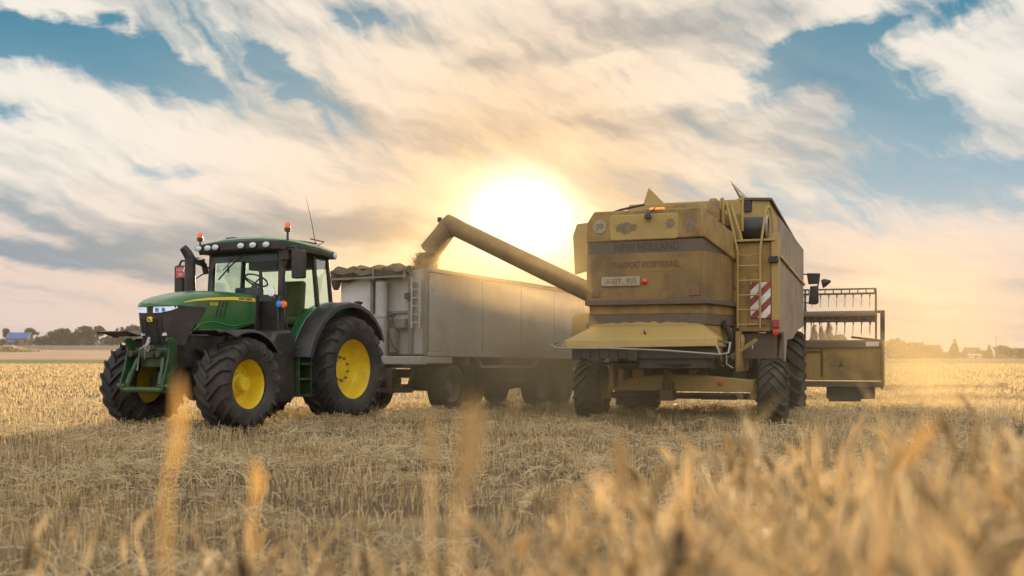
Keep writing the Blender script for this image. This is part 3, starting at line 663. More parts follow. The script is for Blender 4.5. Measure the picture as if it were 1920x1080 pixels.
    m = MB(); m.box(.25, .75, -.26, .26, 1.72, 1.88); m.box(.35, .65, -.2, .2, 1.36, 1.72); m.prism([(.16, 1.8), (.32, 1.8), (.24, 2.55), (.10, 2.55)], 'y', -.27, .27); m.build('seat', M['seat'], cab, bevel=.05)
    m = MB(); m.box(.3, .95, -.62, -.40, 1.5, 2.06); m.box(.95, 1.02, -.5, -.36, 2.0, 2.3); m.box(.12, .3, .3, .6, 1.4, 2.0); m.build('console', K, cab, bevel=.03)
    m = MB(); m.box(.12, 1.45, -.72, .72, 2.88, 2.95); m.box(.12, .55, -.72, .72, 2.75, 2.88); m.prism([(1.47, 2.94), (1.46, 2.80), (1.44, 2.80), (1.44, 2.94)], 'y', -.70, .70); m.build('headliner', M['liner'], cab, bevel=.02)
    m = MB(); m.tube([(1.5, -.35, 2.92), (1.5, -.35, 2.74)], .003, 4); m.prism([(-.37, 2.62), (-.33, 2.62), (-.335, 2.66), (-.32, 2.67), (-.35, 2.75), (-.38, 2.67), (-.365, 2.66)], 'x', 1.495, 1.505); m.build('air_freshener', K, cab)
    # rear drawbar and hydraulics
    m = MB(); m.box(-1.25, -.9, -.09, .09, .48, .58); m.beam((-.95, -.35, .7), (-1.35, -.42, .62), .07); m.beam((-.95, .35, .7), (-1.35, .42, .62), .07); m.beam((-.85, 0, 1.3), (-1.2, 0, .95), .06)
    m.build('hitch', M['dark'], T, bevel=.01)
    return T
build_tractor()

# ------------------------------------------------------------------ trailer
def build_trailer():
    T = empty('trailer', (-1.745, 20.4, 0), R(-120), 'high sided dusty grey grain trailer hitched behind the green tractor, tarpaulin rolled at front', 'trailer')
    T.rotation_euler = (0, R(-.65), R(-120))
    L, W = 9.0, 2.3
    A = M['alu']
    # body walls (hollow)
    body = MB(); body.box(-L, -.06, -.05, .0, 1.26, 2.90)
    for x in (-.56, -2.09, -2.21, -3.84, -3.96, -5.54, -5.66, -7.24, -7.36):
        for k in range(14): z = 1.34 + k * .115; body.box(x - .008, x + .008, -.01, .006, z, z + .016)
    for k in range(34): x = -.7 - k * .24; body.box(x - .009, x + .009, -.01, .006, 1.30, 1.318)
    body = body.build('side_wall', A, T, bevel=.01)
    m = MB()
    for x in (-.5, -2.15, -3.9, -5.6, -7.3): m.box(x - .012, x + .012, .0, .006, 1.30, 2.88)
    m.build('panel_seam', M['frame_grey'], body)
    m = MB(); m.box(-L, -.02, -.07, .04, 2.90, 2.99); m.build('top_rail', M['frame_grey'], body, bevel=.012)
    m = MB(); m.box(-L, -.02, -.05, .03, 1.17, 1.26); m.build('bottom_rail', A, body, bevel=.01)
    m = MB(); m.box(-.50, -.06, .0, .022, 1.27, 2.89)
    for z in (1.45, 1.85, 2.25, 2.65): m.box(-.30, -.24, .022, .036, z, z + .06)
    m.box(-.20, -.12, .022, .05, 2.55, 2.68); m.build('corner_panel', A, body, bevel=.006)
    m = MB(); m.box(-L, -.06, -W, -W + .05, 1.26, 2.90); m.box(-L, -.02, -W - .04, -W + .07, 2.90, 2.99); m.build('side_wall', A, T, bevel=.01)
    m = MB(); m.box(-L, -L + .05, -W + .05, -.05, 1.26, 2.92); m.build('tailgate', A, T, bevel=.01)
    m = MB(); m.box(-L + .05, -.06, -W + .05, -.05, 1.20, 1.27); m.build('floor', M['frame_grey'], T)
    # front wall: white sheet on the right half, grey bay, corner post
    m = MB(); m.box(-.06, -.01, -W + .02, -1.42, 1.22, 2.96); m.build('front_panel', M['alu_white'], T, bevel=.008)
    m = MB(); m.box(-.10, -.05, -1.42, -.02, 1.22, 2.96); fw = m.build('front_wall', A, T)
    m = MB(); m.box(-.06, .02, -.48, -.38, 1.2, 2.9); m.box(-.06, .03, -1.46, -1.38, 1.2, 2.9); m.box(-.06, .02, -.10, .0, 1.2, 2.96); m.box(-.05, .0, -1.38, -.48, 2.06, 2.12); m.build('upright', M['frame_grey'], fw, bevel=.008)
    m = MB(); m.tube([(.12, -1.08, 1.05), (.12, -1.08, 2.0)], .155, 20); m.tube([(.12, -1.08, 2.0), (.12, -1.08, 2.72)], .125, 20); m.tube([(.12, -1.08, 1.98), (.12, -1.08, 2.04)], .17, 20); m.build('tipping_cylinder', M['alu'], T, smooth=40)
    m = MB(); m.tube([(.18, -.88, 2.02), (.22, -.8, 1.9), (.20, -.82, 1.6), (.25, -.7, 1.4), (.15, -.6, 1.25)], .018, 6); m.tube([(.16, -.9, 2.0), (.2, -.74, 2.02), (.22, -.68, 1.8), (.2, -.55, 1.6)], .018, 6); m.tube([(.14, -1.2, 2.0), (.3, -1.3, 1.6), (.4, -1.2, 1.2)], .02, 6)
    m.tube([(.1, -1.25, 2.02), (.1, -.75, 2.02)], .03, 8); m.build('hydraulic_hose', M['dark'], T)
    m = MB(); m.box(-.02, .12, -.72, -.5, 1.75, 1.95); m.box(-.02, .15, -.86, -.72, 1.25, 1.75); m.box(0., .16, -1.38, -1.26, 1.3, 1.9); m.build('valve_box', M['frame_grey'], T, bevel=.015)
    m = MB(); m.lathe([(0, 0), (0, .09), (.12, .09), (.14, 0)], (.02, -.46, 2.35), 'z', 12); m.build('spool', M['dark'], T)
    # ladder
    m = MB()
    for y in (-.34, -.14): m.box(.05, .085, y - .02, y + .02, 1.75, 2.78)
    for k in range(6): m.tube([(.067, -.34, 1.86 + k * .17), (.067, -.14, 1.86 + k * .17)], .014, 6)
    m.box(.0, .06, -.34, -.30, 2.68, 2.74); m.box(.0, .06, -.18, -.14, 2.68, 2.74); m.build('ladder', A, T)
    # crumpled tarpaulin roll along the front edge
    rr = random.Random(3); secs = []
    for k in range(34):
        y = -2.42 + k * (2.02 / 33); q = []
        for i in range(14):
            a = i * 2 * math.pi / 14; r = 1 + .20 * math.sin(5 * a + k * .25) + .10 * math.sin(2 * a + k * .6) + rr.uniform(-.07, .07)
            lump = .05 * math.sin(k * .33) + .02 * math.sin(k * .8)
            q.append((.02 + .16 * r * math.cos(a), y, 2.93 + (.115 + lump * .6) * r * math.sin(a) + .02 * math.sin(k * .8)))
        secs.append(q)
    tp = MB().loft(secs).build('tarpaulin', M['tarp'], T, smooth=70)
    m = MB(); secs = []
    for k in range(22):
        y = -1.9 + k * .055; q = []
        for i in range(10):
            a = i * 2 * math.pi / 10; r = 1 + rr.uniform(-.16, .16)
            q.append((-.12 + .2 * r * math.cos(a), y, 3.03 + (.06 + .035 * math.sin(k * .7)) * r * math.sin(a)))
        secs.append(q)
    m.loft(secs)
    m.loft([[(.08 + .10 * math.cos(i * 1.05) * w, -2.34 + .1 * math.sin(i * 1.05) * w, z) for i in range(6)] for z, w in ((2.95, 1.2), (2.8, 1.15), (2.68, .9), (2.6, .5))])
    m.build('tarpaulin_fold', M['tarp'], tp, smooth=70)
    m = MB(); m.box(.14, .20, -2.4, -.42, 2.80, 2.84)
    for y in (-.45, -1.25): m.box(.17, .21, y - .015, y + .015, 2.76, 3.02)
    m.build('tarp_strap', M['frame_grey'], tp)
    # chassis
    m = MB(); m.box(-L + .3, -.2, -.75, -.60, .92, 1.2); m.box(-L + .3, -.2, -W + .60, -W + .75, .92, 1.2); ch = m.build('chassis', M['frame_grey'], T, bevel=.01)
    for x in (-1.6, -3.2, -4.6, -6.8, -8.4):
        m = MB(); m.box(x - .06, x + .06, -W + .1, -.05, 1.0, 1.17); m.build('crossmember', M['frame_grey'], ch)
    m = MB(); m.box(.02, .26, -W + .2, .02, 1.0, 1.17); m.box(-.9, .02, -.06, .03, 1.02, 1.155); m.build('front_beam', M['alu'], T, bevel=.015)
    m = MB(); m.prism([(-1.84, 1.17), (-1.90, 1.17), (-2.12, .93), (-4.55, .93), (-4.80, 1.17), (-4.72, 1.17), (-4.5, .99), (-2.16, .99)], 'y', -.03, .015); m.box(-3.32, -3.26, -.03, .01, .98, 1.17); m.build('side_guard', M['alu'], T, bevel=.006)
    m = MB(); m.lathe([(-.05, .55), (.05, .55)], (-1.0, -W / 2, .98), 'z', 24); m.box(-1.9, .1, -W / 2 - .45, -W / 2 - .33, .72, .90); m.box(-1.9, .1, -W / 2 + .33, -W / 2 + .45, .72, .90); m.box(-.02, .1, -W / 2 - .45, -W / 2 + .45, .70, .90)
    m.box(-1.5, -1.3, -W / 2 - .45, -W / 2 + .45, .70, .88); m.box(-.65, -.45, -.75, -.25, .5, .93); dl = m.build('front_bogie', M['dark'], T, bevel=.01)
    m = MB(); m.beam((.05, -W / 2 - .3, .78), (1.05, -W / 2 - .03, .60), .09); m.beam((.05, -W / 2 + .3, .78), (1.05, -W / 2 + .03, .60), .09); m.lathe([(-.04, .05), (-.04, .09), (.04, .09), (.04, .05)], (1.12, -W / 2, .6), 'z', 16, True); m.build('drawbar', M['dark'], dl)
    m = MB(); m.box(.10, .22, -.86, -.72, .40, .92); m.box(.08, .24, -1.9, -1.76, .45, .92); m.beam((.1, -.95, .9), (.2, -1.3, .42), .05); m.beam((.0, -.5, .45), (.1, -.25, .92), .05); m.box(.0, .2, -2.0, -.35, .42, .50); m.box(-.1, .1, -1.6, -1.3, .5, .9); m.build('support_leg', M['dark'], dl)
    for x, nm in ((-1.0, 'front_bogie'), (-5.0, ''), (-6.25, '')):
        m = MB(); m.tube([(x, -W + .3, .50), (x, -.3, .50)], .07, 12)
        for y in (-W + .55, -.55): m.box(x - .45, x + .45, y - .04, y + .04, .60, .68); m.box(x - .06, x + .06, y - .05, y + .05, .5, .95)
        m.build('axle', M['dark'], dl if nm else ch)
        for y, s in ((-.19, 1), (-W + .19, -1)):
            ty = plain_tyre('trailer_wheel', .515, .36, .30, M['dusty_rubber'], T, (x, y, .50))
            p = [(.145, .315), (.15, .30), (.09, .285), (.0, .27), (-.03, .22), (.02, .17), (.025, .10), (.09, .095), (.10, 0)]
            m = MB(); m.lathe([(s * a, r) for a, r in p], (x, y, .50), 'y', 28)
            for k in range(8): m.lathe([(s * .0, .016), (s * .04, .014), (s * .04, 0)], (x + .19 * math.cos(k * .785), y, .50 + .19 * math.sin(k * .785)), 'y', 6)
            m.build('rim', M['frame_grey'], ty)
    for x in (-1.0, -5.0, -6.25):
        for y0 in (-.36, -W + .02):
            m = MB(); secs = []
            for a in range(25, 160, 9): 
                ca, sa = math.cos(R(a)), math.sin(R(a)); secs.append([(x + .575 * ca, y0, .5 + .575 * sa), (x + .575 * ca, y0 + .36, .5 + .575 * sa), (x + .565 * ca, y0 + .36, .5 + .565 * sa), (x + .565 * ca, y0, .5 + .565 * sa)])
            m.loft(secs); m.build('mudguard', M['dark'], T, smooth=50)
    for x in (-1.72, -5.62, -6.9):
        for y0 in (-.36, -W + .02): m = MB(); m.box(x - .008, x + .008, y0, y0 + .36, .35, .9); m.build('mud_flap', M['black'], T)
    m = MB(); m.box(-4.4, -3.6, -.6, -.12, .60, .95); m.build('tool_locker', M['frame_grey'], T, bevel=.02)
    m = MB(); m.lathe([(-.4, 0), (-.4, .14), (.4, .14), (.4, 0)], (-2.8, -1.9, .75), 'x', 16); m.build('air_tank', M['dark'], T)
    return T
build_trailer()

# ------------------------------------------------------------------ combine harvester
CT, CA = Vector((2.98, 17.5, 0)), R(71)
def c_local(p):
    d = Vector(p) - CT; c, s = math.cos(CA), math.sin(CA)
    return Vector((d.x * c + d.y * s, -d.x * s + d.y * c, d.z))
def build_combine():
    T = empty('combine_harvester', CT, CA, 'dusty yellow combine harvester seen from behind, emptying its raised auger into the grey trailer', 'combine harvester')
    Y, GR, D = M['combine'], M['combine_grey'], M['dark']
    RZ = (R(90), 0, R(-90))
    # upper hood: tapers to the rear, chamfered top
    def usec(x, yl, yr, zr): return [(x, yl, 3.10), (x, yl, 3.43), (x, yl - .13, 3.63), (x, yr + .03, zr + .03), (x, yr - .02, zr - .46)]
    m = MB().loft([usec(-1.0, 1.46, -.52, 3.60), usec(.35, 1.58, -.93, 3.27)])
    up = m.build('hood', Y, T, bevel=.025)
    m = MB(); m.prism([(1.02, 3.555), (-.06, 3.555), (-.11, 3.51), (-.11, 3.16), (-.07, 3.12), (1.02, 3.12), (1.06, 3.16), (1.06, 3.51)], 'x', -1.012, -.98)
    pn = m.build('engine_cover', M['combine_clean'], up, bevel=.02)
    rw = random.Random(9)
    def ragged(cy_, cz, ry, rz, x):
        n = 46; o = MB(); o.prism([(cy_ + ry * q * math.cos(a), cz + rz * q * math.sin(a)) for a, q in ((k * 2 * math.pi / n, (1 if k % 2 else .78) * rw.uniform(.72, 1.12)) for k in range(n))], 'x', x, x + .012); return o
    ragged(.78, 3.33, .22, .12, -1.0155).build('worn_patch', M['worn'], pn, smooth=0)
    ragged(.03, 3.38, .09, .10, -1.0155).build('worn_patch', M['worn'], pn, smooth=0)
    ragged(-.30, 3.37, .14, .17, -1.004).build('worn_patch', M['worn'], up, smooth=0)
    m = MB(); m.lathe([(-1.012, 0), (-1.012, .115), (-.99, .115)], (0, 1.23, 3.37), 'x', 28); sg = m.build('speed_sign', M['plate_dust'], up)
    text('lettering', '20', .13, M['worn'], sg, (-1.0135, 1.23, 3.37), RZ, .001, 1., True)
    # deck, rail and small lamp above the hood
    m = MB(); m.loft([[(x, 1.12, 3.58), (x, .62, 3.70), (x, -.38, 3.78), (x, -.46, 3.58)] for x in (-.62, 1.3)]); m.build('engine_deck', Y, T, bevel=.02)
    m = MB(); m.tube([(-.75, 1.2, 3.60), (-.62, .95, 3.70), (-.55, .55, 3.78)], .022, 6); m.tube([(-.7, 1.05, 3.62), (-.62, .92, 3.69)], .018, 6); m.build('deck_rail', D, T)
    m = MB(); m.box(-.70, -.60, .18, .44, 3.635, 3.70); o = m.build('rear_lamp', M['amber_lit'], T, bevel=.02)
    m = MB(); m.tube([(-.9, .30, 3.66), (-1.05, .30, 3.62), (-1.05, .36, 3.55)], .01, 6); m.lathe([(0, 0), (0, .06), (.05, .055), (.09, .02), (.09, 0)], (-1.07, .39, 3.47), 'z', 16); m.build('lamp_bracket', M['black'], T)
    # recessed name band and rear face
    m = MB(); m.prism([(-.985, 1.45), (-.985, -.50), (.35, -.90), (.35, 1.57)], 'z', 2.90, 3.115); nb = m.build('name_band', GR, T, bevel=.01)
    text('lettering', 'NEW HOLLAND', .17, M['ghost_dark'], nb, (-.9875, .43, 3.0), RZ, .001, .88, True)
    m = MB(); m.prism([(-1.0, 1.46), (-1.0, -.56), (.35, -.89), (.35, 1.58)], 'z', 2.12, 2.905)
    for k in range(15): y = 1.40 - k * .135; m.box(-1.006, -.99, y, y + .016, 2.855, 2.871); m.box(-1.006, -.99, y, y + .016, 2.15, 2.166)
    m.box(-1.004, -.99, -.40, .55, 2.585, 2.592); m.box(-1.004, -.99, -.48, -.474, 2.2, 2.85)
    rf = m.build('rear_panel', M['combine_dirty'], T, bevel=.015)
    text('lettering', 'TRANSPORT EXCEPTIONNEL', .145, M['ghost'], rf, (-1.0025, .45, 2.70), RZ, .001, .62, True)
    m = MB(); m.prism([(1.2, 2.35), (.53, 2.35), (.53, 2.51), (1.2, 2.51)], 'x', -1.03, -1.0); pl = m.build('number_plate', M['plate_dust'], T, bevel=.01)
    text('lettering', '1-SJT  921', .125, M['worn'], pl, (-1.0315, .845, 2.43), RZ, .001, 1.02, True)
    m = MB(); m.lathe([(-1.035, 0), (-1.032, .035), (-1.02, .05), (-1.0, .055)], (0, .46, 2.42), 'x', 20); m.build('rear_reflector', M['red'], T)
    m = MB(); m.prism([(1.36, 2.17), (1.22, 2.17), (1.22, 2.30), (1.36, 2.30)], 'x', -1.015, -1.0); m.build('faded_lamp', M['faded_red'], T, bevel=.006); m = MB(); m.prism([(-.30, 2.17), (-.46, 2.17), (-.46, 2.30), (-.30, 2.30)], 'x', -1.015, -1.0); m.build('faded_lamp', M['faded_red'], T, bevel=.006)
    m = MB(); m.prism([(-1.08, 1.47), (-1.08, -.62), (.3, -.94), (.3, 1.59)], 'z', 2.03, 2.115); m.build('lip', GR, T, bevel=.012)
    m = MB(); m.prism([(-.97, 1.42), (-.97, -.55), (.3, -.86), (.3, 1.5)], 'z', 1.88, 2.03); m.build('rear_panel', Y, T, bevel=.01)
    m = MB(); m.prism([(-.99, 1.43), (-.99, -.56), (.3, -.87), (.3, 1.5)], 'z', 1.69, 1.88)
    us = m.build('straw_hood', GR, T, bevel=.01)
    m = MB(); rr = random.Random(5)
    for k in range(26): 
        y = rr.uniform(-.55, .1); z = rr.uniform(1.73, 1.86); m.box(-.994, -.985, y, y + .009, z, z + .009)
    pts = [(1.40, 1.69)] + [(1.40 - k * .1, 1.69 + .02 + .05 * abs(math.sin(k * 1.3)) * math.sin(math.pi * k / 19)) for k in range(1, 19)] + [(-.5, 1.69)]
    m.prism(pts, 'x', -.995, -.985); m.build('worn_patch', M['combine_clean'], us, smooth=0)
    # flared spreader cover
    o = [[(-.98, 1.36, 1.69), (-.98, -.50, 1.70), (-.80, -.55, 1.70), (-.80, 1.45, 1.69)], [(-1.10, 1.40, 1.64), (-1.10, -.56, 1.65), (-.8, -.62, 1.6), (-.8, 1.5, 1.6)], [(-1.40, 1.74, 1.43), (-1.40, -.79, 1.47), (-.7, -.79, 1.47), (-.7, 1.74, 1.43)], [(-1.42, 1.75, 1.30), (-1.42, -.80, 1.33), (-.7, -.80, 1.33), (-.7, 1.75, 1.30)]]
    sc = MB().loft(o).build('spreader_cover', M['combine_clean'], T, bevel=.012)
    m = MB(); m.prism([(.42, 1.60), (.40, 1.53), (.37, 1.50), (.38, 1.55)], 'x', -1.295, -1.2); m.build('scratch', D, sc, smooth=0)
    m = MB()
    for k in range(7):
        y = 1.62 - k * .16; m.box(-1.36 + .01 * (k % 3), -.9, y, y - .15, 1.10 + .03 * (k % 2), 1.32)
    m.box(-1.3, -.6, -.7, 1.6, 1.14, 1.32); m.box(-1.25, -.5, -.6, .5, .98, 1.14)
    for y in (.9, -.1): m.lathe([(0, .42), (.02, .44), (.06, .1), (.1, 0)], (-.9, y, 1.02), 'z', 20)
    m.build('straw_spreader', D, T)
    m = MB(); m.tube([(-1.2, 1.9, 1.42), (-1.45, 1.95, 1.36), (-1.62, 1.82, 1.30), (-1.62, .9, 1.30), (-1.60, 0, 1.26), (-1.58, -.86, 1.20), (-1.5, -.98, 1.22), (-1.42, -1.0, 1.38), (-1.2, -.8, 1.42)], .017, 8); m.tube([(-1.58, -.86, 1.20), (-1.55, -.80, 1.36)], .015, 6); m.tube([(-1.5, -.95, 1.22), (-1.5, -.95, 1.05), (-1.46, -1.05, .98)], .013, 6); m.tube([(-1.6, 1.7, 1.30), (-1.4, 1.76, 1.38)], .014, 6)
    m.build('guard_rail', M['steel'], T)
    # chassis, axle
    m = MB(); m.box(.3, 4.2, -.95, 1.1, .95, 2.05); m.box(-.5, .3, -.6, 1.1, .95, 1.5); m.box(.6, 3.2, -.8, .95, .70, 1.0); m.build('threshing_body', D, T, bevel=.02)
    m = MB(); m.box(-.45, 1.2, 1.12, 1.20, .62, 1.5); m.box(-.40, .1, .95, 1.05, .75, 1.35); m.box(-.3, .3, .62, .82, .8, 1.25); m.beam((-.25, .42, 1.22), (-.2, .15, .80), .10); m.beam((-.25, -.55, 1.2), (-.2, -.18, .86), .10); m.box(.0, 1.5, -1.0, -.92, .9, 1.6); m.beam((.1, -1.28, 1.46), (.1, -.78, 1.12), .07)
    m.prism([(-.96, 1.36), (-.96, -.55), (.3, -.84), (.3, 1.45)], 'z', 1.32, 1.685); m.prism([(-.5, 1.32), (.3, 1.32), (.3, .98), (.0, .98)], 'y', -.70, -.62); m.build('frame', Y, T, bevel=.012)
    m = MB(); m.prism([(1.30, .56), (1.30, .76), (.4, .84), (-.2, .86), (-1.25, .76), (-1.25, .56)], 'x', -.14, .14); ax = m.build('steering_axle', M['combine_clean'], T, bevel=.015)
    m = MB(); m.tube([(.0, 1.25, .48), (.0, -1.25, .48)], .055, 12); m.box(-.1, .1, -.95, -.35, .42, .50); m.tube([(-.2, .9, .52), (-.2, -1.1, .50)], .03, 8); m.build('track_rod', D, ax)
    m = MB(); m.box(-.36, .05, .10, .34, .40, .60); m.tube([(-.30, .22, .6), (-.30, .22, .95)], .05, 10); m.box(-.30, -.1, .12, .30, .6, .72); m.build('tow_hitch', GR, ax, bevel=.02)
    for y in (.76, -.68): m = MB(); m.lathe([(-.165, 0), (-.16, .045), (-.14, .05)], (0, y, .705), 'x', 16); m.build('axle_reflector', M['red'], ax)
    m = MB(); m.box(-.16, -.14, -.86, -.74, .55, .68); m.build('axle_tab', M['combine_clean'], ax)
    for y, s in ((1.62, 1), (-1.55, -1)):
        c = (0, y, .56)
        ty = tyre_mesh('rear_wheel', .56, .46, .31, M['dusty_rubber'], T, c, 17, .045, s, .05, .5)
        m = MB(); m.lathe([(s * a, r) for a, r in ((.16, .33), (.17, .31), (.0, .29), (-.04, .25), (-.04, .12), (.06, .09), (.07, 0))], c, 'y', 28); m.build('rim', Y, ty)
        m = MB(); m.lathe([(s * a, r) for a, r in ((-.16, .33), (-.17, .31), (-.10, .28), (-.08, .12), (-.25, .10), (-.25, 0))], c, 'y', 24); m.box(-.1, .1, y - s * .36, y - s * .2, .42, .78); m.build('wheel_hub', Y, ty)
        c = (3.5, s * 1.5, .84)
        ty = tyre_mesh('front_wheel', .86, .78, .42, M['dusty_rubber'], T, c, 18, .055, s, .07)
        m = MB(); m.lathe([(s * a, r) for a, r in ((.29, .46), (.31, .44), (.2, .41), (.05, .40), (.03, .2), (.08, .1), (.08, 0))], c, 'y', 32); m.build('rim', M['combine_clean'], ty)
        m = MB(); m.lathe([(s * a, r) for a, r in ((-.29, .46), (-.31, .44), (-.2, .41), (-.05, .40), (-.03, .2), (-.4, .15), (-.4, 0))], c, 'y', 28); m.build('wheel_hub', D, ty)
    m = MB(); m.box(3.3, 3.7, -1.2, 1.2, .7, 1.0); m.build('drive_axle', D, T, bevel=.03)
    # ladder bay on the right
    m = MB(); m.box(.32, 1.1, -1.50, -.86, 1.60, 3.16); m.box(.30, 1.1, -.90, -.84, 1.62, 3.2); bay = m.build('ladder_bay', Y, T, bevel=.012)
    m = MB(); m.box(.25, 1.3, -1.56, -.80, 3.17, 3.21); m.build('platform', M['combine_clean'], bay, bevel=.008)
    m = MB(); m.box(.28, .36, -1.64, -1.50, 1.62, 3.30); m.build('corner_post', M['combine_clean'], bay, bevel=.012)
    m = MB(); m.box(.30, .325, -1.42, -1.10, 1.70, 2.62); m.build('bay_door', Y, bay, bevel=.01)
    m = MB()
    for y in (-.94, -1.32): m.tube([(.17, y, 1.66), (.17, y, 3.0)], .02, 8)
    for k in range(5): m.tube([(.17, -.94, 1.72 + k * .255), (.17, -1.32, 1.72 + k * .255)], .015, 6)
    for y in (-.94, -1.32):
        for z in (1.75, 2.9): m.tube([(.17, y, z), (.32, y, z)], .014, 6)
    m.build('ladder', M['combine_clean'], T)
    m = MB(); m.tube([(.17, -1.32, 3.0), (.20, -1.36, 3.3), (.28, -1.40, 3.66), (.32, -1.42, 3.74), (.37, -1.45, 3.77), (.42, -1.48, 3.72), (.46, -1.50, 3.55), (.46, -1.51, 3.21)], .021, 8)
    m.tube([(.17, -.94, 3.0), (.22, -.88, 3.25), (.3, -.80, 3.6), (.42, -.72, 3.9)], .021, 8); m.tube([(.17, -.94, 2.95), (.15, -1.1, 2.90), (.17, -1.32, 2.96)], .008, 5); m.build('handrail', M['combine_clean'], T)
    # hazard board: red plate with white slanted stripes
    m = MB(); m.box(.275, .30, -1.49, -1.15, 1.83, 2.46); hb = m.build('hazard_board', M['hazard_red'], T, bevel=.004)
    m = MB()
    def stripe(z0):
        # band of slope 1 (rising to the left), clipped to the board
        P = []; N_ = 14
        ys = [-1.15 - i * .34 / N_ for i in range(N_ + 1)]
        lo = [min(max(z0 + (-1.15 - y) * 1.0, 1.835), 2.455) for y in ys]; hi = [min(max(z0 + .15 + (-1.15 - y) * 1.0, 1.835), 2.455) for y in ys]
        for i in range(N_):
            if max(hi[i], hi[i + 1]) - min(lo[i], lo[i + 1]) < .02 or (hi[i] <= lo[i] and hi[i + 1] <= lo[i + 1]): continue
            m.add([(.272, ys[i], lo[i]), (.272, ys[i + 1], lo[i + 1]), (.272, ys[i + 1], hi[i + 1]), (.272, ys[i], hi[i])], [(0, 1, 2, 3)])
    for z0 in (1.58, 1.87, 2.16, 2.42): stripe(z0)
    m.build('white_stripes', M['white'], hb, smooth=0)
    m = MB(); m.box(.20, .30, -1.62, -1.46, 2.79, 2.90); m.build('side_lamp', D, T, bevel=.015)
    m = MB(); m.box(.18, .30, -1.64, -1.52, 1.66, 1.80); o = m.build('tail_lamp', M['hazard_red'], T, bevel=.012)
    m = MB(); m.lathe([(-.03, 0), (-.025, .05), (.0, .06), (.03, .05)], (.19, -1.585, 1.585), 'x', 18); m.build('round_reflector', M['red'], T)
    m = MB(); m.box(.26, .33, -.86, -.78, 2.56, 2.70); m.lathe([(0, 0), (0, .06), (.05, .06)], (.26, -.83, 2.36), 'x', 14); m.tube([(.29, -.8, 1.75), (.29, -.8, 2.5)], .012, 6); m.build('bay_fittings', D, T)
    m = MB(); m.box(.45, 1.8, -1.58, -.92, 1.12, 1.58); o = m.build('battery_box', GR, T, bevel=.015); m = MB(); m.box(.44, .455, -1.18, -1.16, 1.30, 1.42); m.build('latch', M['white'], o)
    m = MB(); m.lathe([(0, 0), (0, .07), (.15, .085), (.22, .06), (.24, 0)], (.28, -.97, 1.33), 'z', 14); m.build('filter_bowl', M['combine_clean'], T)
    # drum on the platform
    m = MB(); m.lathe([(-.26, .225), (.26, .225), (.262, .0)], (1.0, -1.11, 3.47), 'y', 32); m.lathe([(-.262, 0), (-.262, .2)], (1.0, -1.11, 3.47), 'y', 32); dr = m.build('screen_drum', M['black'], T)
    m = MB()
    for y in (-.27, .27): m.lathe([(y - .02, .215), (y - .02, .245), (y + .02, .245), (y + .02, .215)], (1.0, -1.11, 3.47), 'y', 32, True)
    m.build('drum_rim', M['plate_dust'], dr)
    # grain tank
    m = MB(); zt = lambda x: 4.06 - max(0, x - 1.45) * .36
    m.loft([[(x, 1.5, 2.05), (x, -1.38 - max(0, x - 1.45) * .2, 2.05), (x, -1.38 - max(0, x - 1.45) * .2, zt(x)), (x, -.85, 4.10), (x, 1.25, 4.10), (x, 1.5, 3.6)] for x in (1.45, 3.5)])
    tk = m.build('grain_tank', M['combine_clean'], T, bevel=.015)
    m = MB(); m.beam((1.43, -1.40, 4.07), (3.55, -1.81, 3.33), .06, .05); m.beam((1.43, -.85, 4.10), (1.43, -1.40, 4.07), .05); m.build('tank_edge', GR, tk, bevel=.008)
    m = MB(); m.prism([(.98, 4.50), (1.10, 4.14), (.62, 4.12)], 'x', 1.98, 2.01); m.build('tank_flap', M['combine_clean'], tk, bevel=.004)
    m = MB(); m.loft([[(2.2, -.60, 4.55), (2.26, -.60, 4.55), (2.26, -.62, 4.50), (2.2, -.62, 4.50)], [(2.2, -.80, 4.12), (2.26, -.80, 4.12), (2.26, -.87, 4.12), (2.2, -.87, 4.12)]]); fl = m.build('tank_flap', GR, tk, bevel=.004)
    m = MB(); m.prism([(-.625, 4.53), (-.66, 4.50), (-.88, 4.13), (-1.03, 4.13)], 'x', 2.25, 2.275); m.build('flap_sheet', M['alu_white'], fl)
    # pipes and posts round the engine
    m = MB(); m.lathe([(0, 0), (0, .11), (.16, .11), (.24, .06), (.25, 0)], (.35, -.50, 3.72), 'z', 16); m.box(.2, .5, -.62, -.40, 3.55, 3.74); m.build('air_cleaner', Y, T, bevel=.01)
    m = MB(); m.tube([(.4, -.66, 3.5), (.4, -.66, 3.93), (.4, -.64, 3.97)], .035, 8); m.tube([(.45, -.60, 3.45), (.45, -.60, 3.75), (.5, -.68, 3.86), (.6, -.80, 3.84), (.6, -.84, 3.3)], .035, 8)
    m.beam((.5, -.66, 3.78), (.6, -.95, 3.98), .05); m.beam((.45, -.78, 3.85), (.35, -1.0, 3.15), .07, .05); m.tube([(.62, -.97, 3.4), (.62, -.97, 4.03)], .028, 8); m.box(.60, .66, -1.0, -.94, 3.9, 4.0); m.box(.7, 1.2, -.95, -.6, 3.2, 3.72)
    m.build('engine_pipes', M['combine_clean'], T)
    m = MB(); m.tube([(.42, -.76, 3.7), (.40, -.80, 3.55), (.42, -.76, 3.4)], .012, 6); m.lathe([(0, 0), (0, .10), (.2, .10), (.22, 0)], (1.5, -.98, 3.86), 'z', 14); m.box(.6, 1.3, -.85, -.3, 2.9, 3.5); m.build('engine', D, T)
    # right shields, flared slightly outwards
    def shy(x): return -1.60 - (x - .34) * .085
    m = MB(); m.loft([[(x, shy(x), z0), (x, shy(x) - .02, z0), (x, shy(x) - .02, z1), (x, shy(x), z1)] for x, z0, z1 in ((.36, 2.98, 3.60), (3.5, 2.66, 3.33))]); us = m.build('side_shield', M['shield'], T, bevel=.006)
